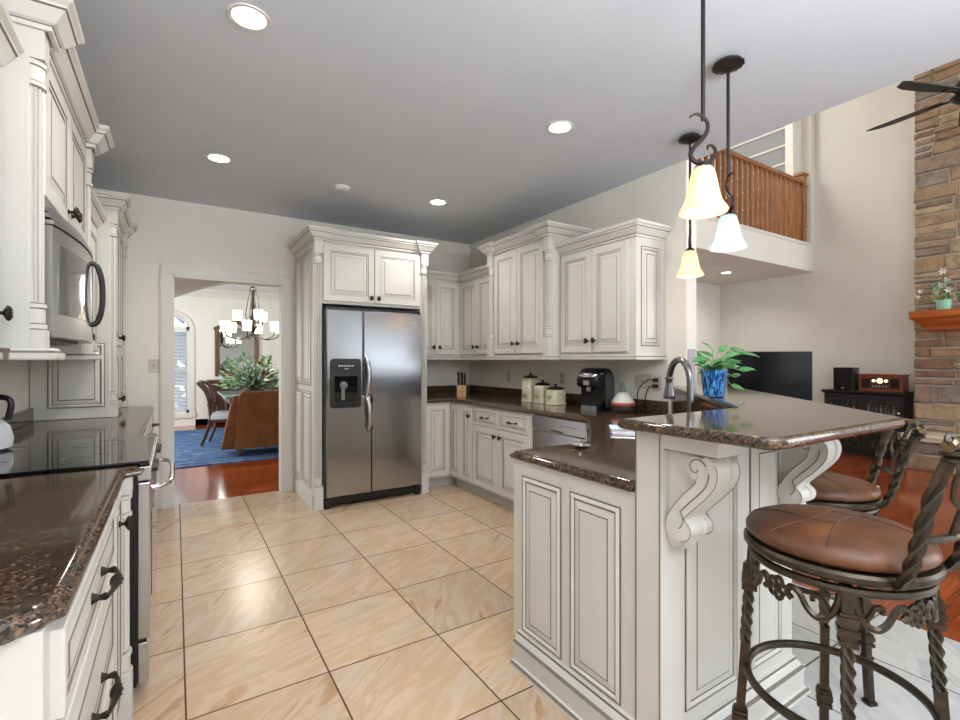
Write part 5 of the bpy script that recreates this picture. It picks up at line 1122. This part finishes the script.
# ceiling fan
fo = Vector((4.9, 1.03, 3.26)); t = thing('ceiling_fan', 'dark ceiling fan with long blades hanging in the great room', 'ceiling fan', fo)
mb = MB(); mb.lathe([(0.012, 0.10), (0.012, ZG-3.26-0.06), (0.05, ZG-3.26-0.05), (0.07, ZG-3.26-0.002), (0.001, ZG-3.26-0.002)], fo, 16); mb.build('downrod', M_bronze, t)
mb = MB(); mb.lathe([(0.03, 0.12), (0.09, 0.09), (0.12, 0.04), (0.12, -0.02), (0.08, -0.06), (0.05, -0.075), (0.001, -0.08)], fo, 24); mb.build('motor', M_bronze, t, smooth=True)
for k in range(5):
    Q = Matrix.Translation(fo) @ Matrix.Rotation(math.radians(82+75*k if k < 2 else 82+72*k+4), 4, 'Z')
    mb = MB(); Pz = Q @ Matrix.Rotation(math.radians(-11), 4, 'X')
    ol = [(0.16, -0.045), (0.30, -0.07), (0.52, -0.075), (0.60, -0.045), (0.655, 0.04), (0.60, 0.06), (0.35, 0.06), (0.16, 0.045)]
    mb.extrude(ol, -0.004, 0.004, 0, Pz); mb.build('blade', mat('fan_blade_'+str(k), (30, 25, 22), 0.5), t)
    mb = MB(); mb.box(0.09, 0.24, -0.02, 0.02, -0.012, -0.004, 0, Pz); mb.build('blade_iron', M_bronze, t)

# ---------------------------------------------------------------- dining room
t = thing('dining_rug', 'blue patterned wool rug under the dining table', 'rug', (0.8, 8.6, 0.001)); mb = MB(); mb.box(-1.4, 2.6, 6.85, 10.4, 0.001, 0.012); mb.build('pile', M_rugblue, t)
mb = MB()
for a in (0.12, 0.34): mb.sweep([(-1.4+a, 6.85+a), (2.6-a, 6.85+a), (2.6-a, 10.4-a), (-1.4+a, 10.4-a)], [(0, 0.012), (0.0, 0.0135), (-0.05, 0.0135), (-0.05, 0.012)], closed=True)
mb.build('border', mat('rug_border_navy', (44, 72, 112), 0.95), t)
TZ = 0.0138
t = thing('dining_table', 'dark dining table with pale glass top in the dining room', 'table', (1.15, 8.75, TZ))
mb = MB(); mb.box(0.62, 1.82, 7.9, 9.64, 0.735, 0.765); mb.build('glass_top', M_teal, t, bevel=0.004)
mb = MB(); mb.box(0.69, 1.75, 8.02, 9.53, 0.64, 0.734); mb.build('apron', M_mahog, t)
for x in (0.78, 1.66):
    for y in (8.0, 9.54):
        mb = MB(); mb.lathe([(0.03, 0), (0.022, 0.03), (0.035, 0.12), (0.045, 0.35), (0.032, 0.42), (0.05, 0.5), (0.05, 0.63)], (x, y, TZ), 14); mb.build('leg', M_mahog, t, smooth=True)
def dchair(label):
    t = thing('dining_chair', label, 'chair', (0, 0, 0))      # faces local +x
    q = MB(); q.rings([[(x, y, z) for x, y in rr2(0.24*s, 0.235*s, 0.06)] for z, s in ((0.41, 1), (0.47, 1), (0.495, 0.93), (0.50, 0.6))]); q.build('seat', M_upholst, t, smooth=True)
    q = MB(); q.box(-0.235, 0.235, -0.235, 0.235, 0.36, 0.41); q.build('seat_frame', M_mahog, t, bevel=0.006)
    for s in (-1, 1):
        q = MB(); q.tube(bezier([(-0.33, s*0.21, 0.02), (-0.27, s*0.21, 0.18), (-0.21, s*0.21, 0.40), (-0.215, s*0.215, 0.62), (-0.27, s*0.215, 0.82), (-0.36, s*0.21, 0.93), (-0.38, s*0.20, 0.95)], 4), 0.022, 8); q.build('back_post', M_mahog, t, smooth=True)
        q = MB(); q.tube(bezier([(0.30, s*0.21, 0.02), (0.26, s*0.21, 0.15), (0.21, s*0.21, 0.30), (0.20, s*0.20, 0.40)], 4), [0.017]*5+[0.02]*4+[0.026]*4, 8); q.build('leg', M_mahog, t, smooth=True)
    q = MB(); q.tube([(-0.37, -0.21, 0.945), (-0.395, 0, 0.965), (-0.37, 0.21, 0.945)], 0.026, 8); q.build('top_rail', M_mahog, t, smooth=True)
    q = MB(); q.box(-0.25, -0.22, -0.2, 0.2, 0.60, 0.66); q.tube(bezier([(-0.225, 0, 0.42), (-0.235, 0, 0.62), (-0.28, 0, 0.8), (-0.37, 0, 0.94)], 4), 0.02, 6, flat=3.0); q.build('splat', M_mahog, t)
    return t
c1 = dchair('dark wooden dining chair with pale seat at the left of the glass table'); c1.location = (0.70, 8.33, TZ-0.001); c1.rotation_euler = (0, 0, -0.3)
t = thing('slipcovered_chair', 'wide host chair under a rust brown linen slipcover', 'chair', (1.05, 7.45, TZ)); H0 = Vector((1.05, 7.45, TZ))
lv = [(0.10, 0.38, -0.30, 0.12), (0.28, 0.365, -0.285, 0.12), (0.45, 0.355, -0.27, 0.12), (0.62, 0.34, -0.265, 0.115), (0.75, 0.33, -0.26, 0.11), (0.84, 0.31, -0.255, 0.10), (0.87, 0.27, -0.24, 0.07)]; nx = 22
def fold(i, z): return 0.014*math.sin(i*1.15+0.8*z)*(1-z) + 0.008*math.sin(i*2.3+3*z)
mb = MB(); mb.rings([[(H0.x-w_+2*w_*i/nx, H0.y+b_-fold(i, z), H0.z+z) for i in range(nx+1)]+[(H0.x+w_-2*w_*i/nx, H0.y+b_+th_, H0.z+z) for i in range(nx+1)] for z, w_, b_, th_ in lv]); mb.build('back_cover', M_slip, t, smooth=True, ang=60)
for s in (-1, 1):
    mb = MB(); mb.rings([[(H0.x+s*(0.33+k), H0.y+y, H0.z+z) for k, y, z in ((-0.05, y0, z0), (0.10+dx*1.9, y0, z0), (0.05+dx*0.3, y0, z1), (-0.03, y0, z1))] for y0, z0, z1, dx in ((-0.23, 0.10, 0.82, 0.06), (0.0, 0.08, 0.70, 0.05), (0.28, 0.10, 0.66, 0.03))]); mb.build('arm_cover', M_slip, t, bevel=0.02)
mb = MB(); mb.box(H0.x-0.28, H0.x+0.28, H0.y-0.2, H0.y+0.3, H0.z+0.12, H0.z+0.46); mb.build('seat_cover', M_slip, t, bevel=0.03)
for sx in (-0.30, 0.30):
    for sy in (-0.22, 0.26):
        mb = MB(); mb.box(H0.x+sx-0.02, H0.x+sx+0.02, H0.y+sy-0.02, H0.y+sy+0.02, TZ, TZ+0.14); mb.build('leg', M_mahog, t)
# flower arrangement
fo = Vector((1.02, 8.12, 0.766)); t = thing('flower_arrangement', 'large mixed green and burgundy flower arrangement in a dark bowl on the table', 'flowers', fo)
mb = MB(); mb.lathe([(0.06, 0), (0.09, 0.01), (0.15, 0.06), (0.16, 0.10), (0.15, 0.102), (0.001, 0.09)], fo, 24); mb.build('bowl', mat('dark_bowl', (52, 50, 54), 0.2), t, smooth=True)
gr2 = MB(); gr, st_, rd_, bp, wp = MB(), MB(), MB(), MB(), MB()
for k in range(330):
    a = q.uniform(0, 2*PI); el = q.uniform(0.05, 1.3); R_ = q.uniform(0.12, 0.52); d = Vector((math.cos(a)*math.cos(el), math.sin(a)*math.cos(el)*0.6, math.sin(el))); c = fo+Vector((0, 0, 0.1))+d*R_
    if k % 3 == 0: st_.tube([fo+Vector((0, 0, 0.08)), fo+Vector((0, 0, 0.12))+d*R_*0.5, c], 0.004, 4)
    tgt = gr2 if k % 10 in (2, 5) else gr if k % 10 < 6 else rd_ if (k % 10 == 6 and d.x > 0) else bp if (k % 10 == 7 and d.x < 0.2) else wp if k % 10 == 8 else gr
    heart(tgt, c, d+Vector((q.uniform(-0.6, 0.6), q.uniform(-0.6, 0.6), q.uniform(-0.5, 0.3))), (q.uniform(-0.5, 0.5), -1, 0.5), q.uniform(0.06, 0.13), q.uniform(0.025, 0.05))
gr.build('leaves', M_leaf2, t); gr2.build('pale_leaves', M_leaf3, t); st_.build('stems', M_sprig, t); rd_.build('burgundy_blooms', M_redpetal, t); bp.build('pale_blue_blooms', M_bluepetal, t); wp.build('white_blooms', M_petal, t)
# sideboard and mirror
t = thing('sideboard', 'dark mahogany sideboard against the far dining room wall', 'sideboard', (1.25, 10.9, 0))
mb = MB(); mb.box(0.55, 2.1, 10.68, 11.15, 0.16, 0.88); mb.build('body', M_mahog, t, bevel=0.004)
mb = MB(); mb.box(0.52, 2.13, 10.65, 11.16, 0.88, 0.915); mb.build('top', M_mahog, t, bevel=0.008)
for x in (0.6, 1.98):
    for y in (10.73, 11.1):
        mb = MB(); mb.box(x, x+0.06, y-0.03, y+0.03, 0.0, 0.16); mb.build('leg', M_mahog, t)
for i in range(3):
    F = FM((0.58+i*0.51, 10.68, 0.66), SY); mb = MB(); mb.rings([rect(0.48, 0.2, k, d) for k, d in ((0, 0), (0, 0.012), (0.006, 0.016), (0.03, 0.016))], 0, F); d_ = mb.build('drawer', M_mahog, t)
    mb = MB(); mb.tube([(0.19, 0.1, 0.017), (0.2, 0.085, 0.03), (0.28, 0.085, 0.03), (0.29, 0.1, 0.017)], 0.005, 6, 0, F); mb.build('handle', mat('brass_'+str(i), (176, 140, 80), 0.3, 1.0), d_)
    F = FM((0.58+i*0.51, 10.68, 0.20), SY); mb = MB(); mb.rings([rect(0.48, 0.43, k, d) for k, d in ((0, 0), (0, 0.012), (0.006, 0.016), (0.05, 0.016), (0.06, 0.008))], 0, F); mb.build('door', M_mahog, t)
t = thing('wall_mirror', 'carved brown framed mirror above the sideboard', 'mirror', (1.09, 11.18, 1.5))
FMm = FM((0.68, Y2, 0.98), SY); w_, h_ = 0.82, 1.02
shape = [(0, 0), (w_, 0), (w_, h_*0.90), (w_+0.03, h_*0.97), (w_-0.06, h_+0.02), (w_*0.78, h_+0.04), (w_*0.5, h_+0.14), (w_*0.22, h_+0.04), (0.06, h_+0.02), (-0.03, h_*0.97), (0, h_*0.90)]
ins = offset_poly(shape, 0.085)
mb = MB(); mb.rings([[(u, v, d) for u, v in offset_poly(shape, i)] for i, d in ((0, 0.003), (0, 0.03), (0.02, 0.05), (0.05, 0.04), (0.085, 0.03), (0.085, 0.012))], 0, FMm, cap1=False); mb.build('frame', wood('mirror_frame', (70, 46, 30), (104, 74, 50), (128, 96, 68), 0.4, 2), t)
mb = MB(); mb.add([(u, v, 0.014) for u, v in ins], [tuple(range(len(ins)))], 0, FMm); mb.build('glass', M_mirror, t)
# chandelier
ch = Vector((1.02, 8.2, ZC)); t = thing('chandelier', 'two-tier bronze chandelier with pale drum shades over the dining table', 'chandelier', ch)
zc = 1.86
mb = MB(); mb.lathe([(0.001, 0), (0.06, 0), (0.06, -0.02), (0.02, -0.05), (0.001, -0.05)], ch-Vector((0, 0, 0.001)), 20); mb.build('canopy', M_bronze, t)
mb = MB(); mb.tube([(ch.x, ch.y, ZC-0.04), (ch.x, ch.y, 2.5), (ch.x, ch.y, 2.3)], 0.008, 6); mb.build('chain', M_bronze, t)
mb = MB(); mb.lathe([(0.001, 2.46), (0.03, 2.45), (0.05, 2.42), (0.02, 2.40), (0.016, 2.30), (0.03, 2.15), (0.02, 2.05), (0.05, 1.95), (0.03, 1.86), (0.045, 1.80), (0.02, 1.74), (0.001, 1.70)], (ch.x, ch.y, 0), 18)
for k in range(4): a = PI/2*k+0.3; mb.tube(bezier([(ch.x+0.035*math.cos(a), ch.y+0.035*math.sin(a), 2.42), (ch.x+0.08*math.cos(a), ch.y+0.08*math.sin(a), 2.2), (ch.x+0.11*math.cos(a), ch.y+0.11*math.sin(a), 1.98), (ch.x+0.03*math.cos(a), ch.y+0.03*math.sin(a), 1.86)], 4), 0.006, 6)
mb.build('stem', M_bronze, t, smooth=True)
for n_, R_, za, off in ((6, 0.40, 1.73, 0.2), (3, 0.22, 1.91, 0.75)):
    for k in range(n_):
        a = off+2*PI*k/n_; D = Vector((math.cos(a), math.sin(a), 0)); O = Vector((ch.x, ch.y, 0))
        mb = MB(); mb.tube(bezier([O+D*0.02+Vector((0, 0, za-0.02)), O+D*R_*0.5+Vector((0, 0, za-0.10)), O+D*R_*0.9+Vector((0, 0, za-0.06)), O+D*R_+Vector((0, 0, za))], 4), 0.008, 6); e_ = O+D*R_+Vector((0, 0, za)); mb.lathe([(0.005, 0), (0.035, 0.005), (0.012, 0.012), (0.01, 0.03), (0.001, 0.03)], e_, 12); ar = mb.build('arm', M_bronze, t, smooth=True)
        mb = MB(); mb.lathe([(0.060, 0.015), (0.070, 0.165), (0.067, 0.165), (0.057, 0.015)], e_, 20); mb.build('shade', M_drum, ar, smooth=True)
l = bpy.data.lights.new('added_loft_fill', 'POINT'); l.energy = 40; l.shadow_soft_size = 0.3; o = bpy.data.objects.new('added_loft_fill', l); C.objects.link(o); o.location = (6.2, 4.4, 5.3)  # unseen point light added to brighten the dark loft
l = bpy.data.lights.new('chandelier_glow', 'POINT'); l.energy = 25; l.shadow_soft_size = 0.2; l.color = (1, 0.92, 0.8); o = bpy.data.objects.new('chandelier_glow', l); C.objects.link(o); o.location = (0, 0, 2.25-ZC); o.parent = t
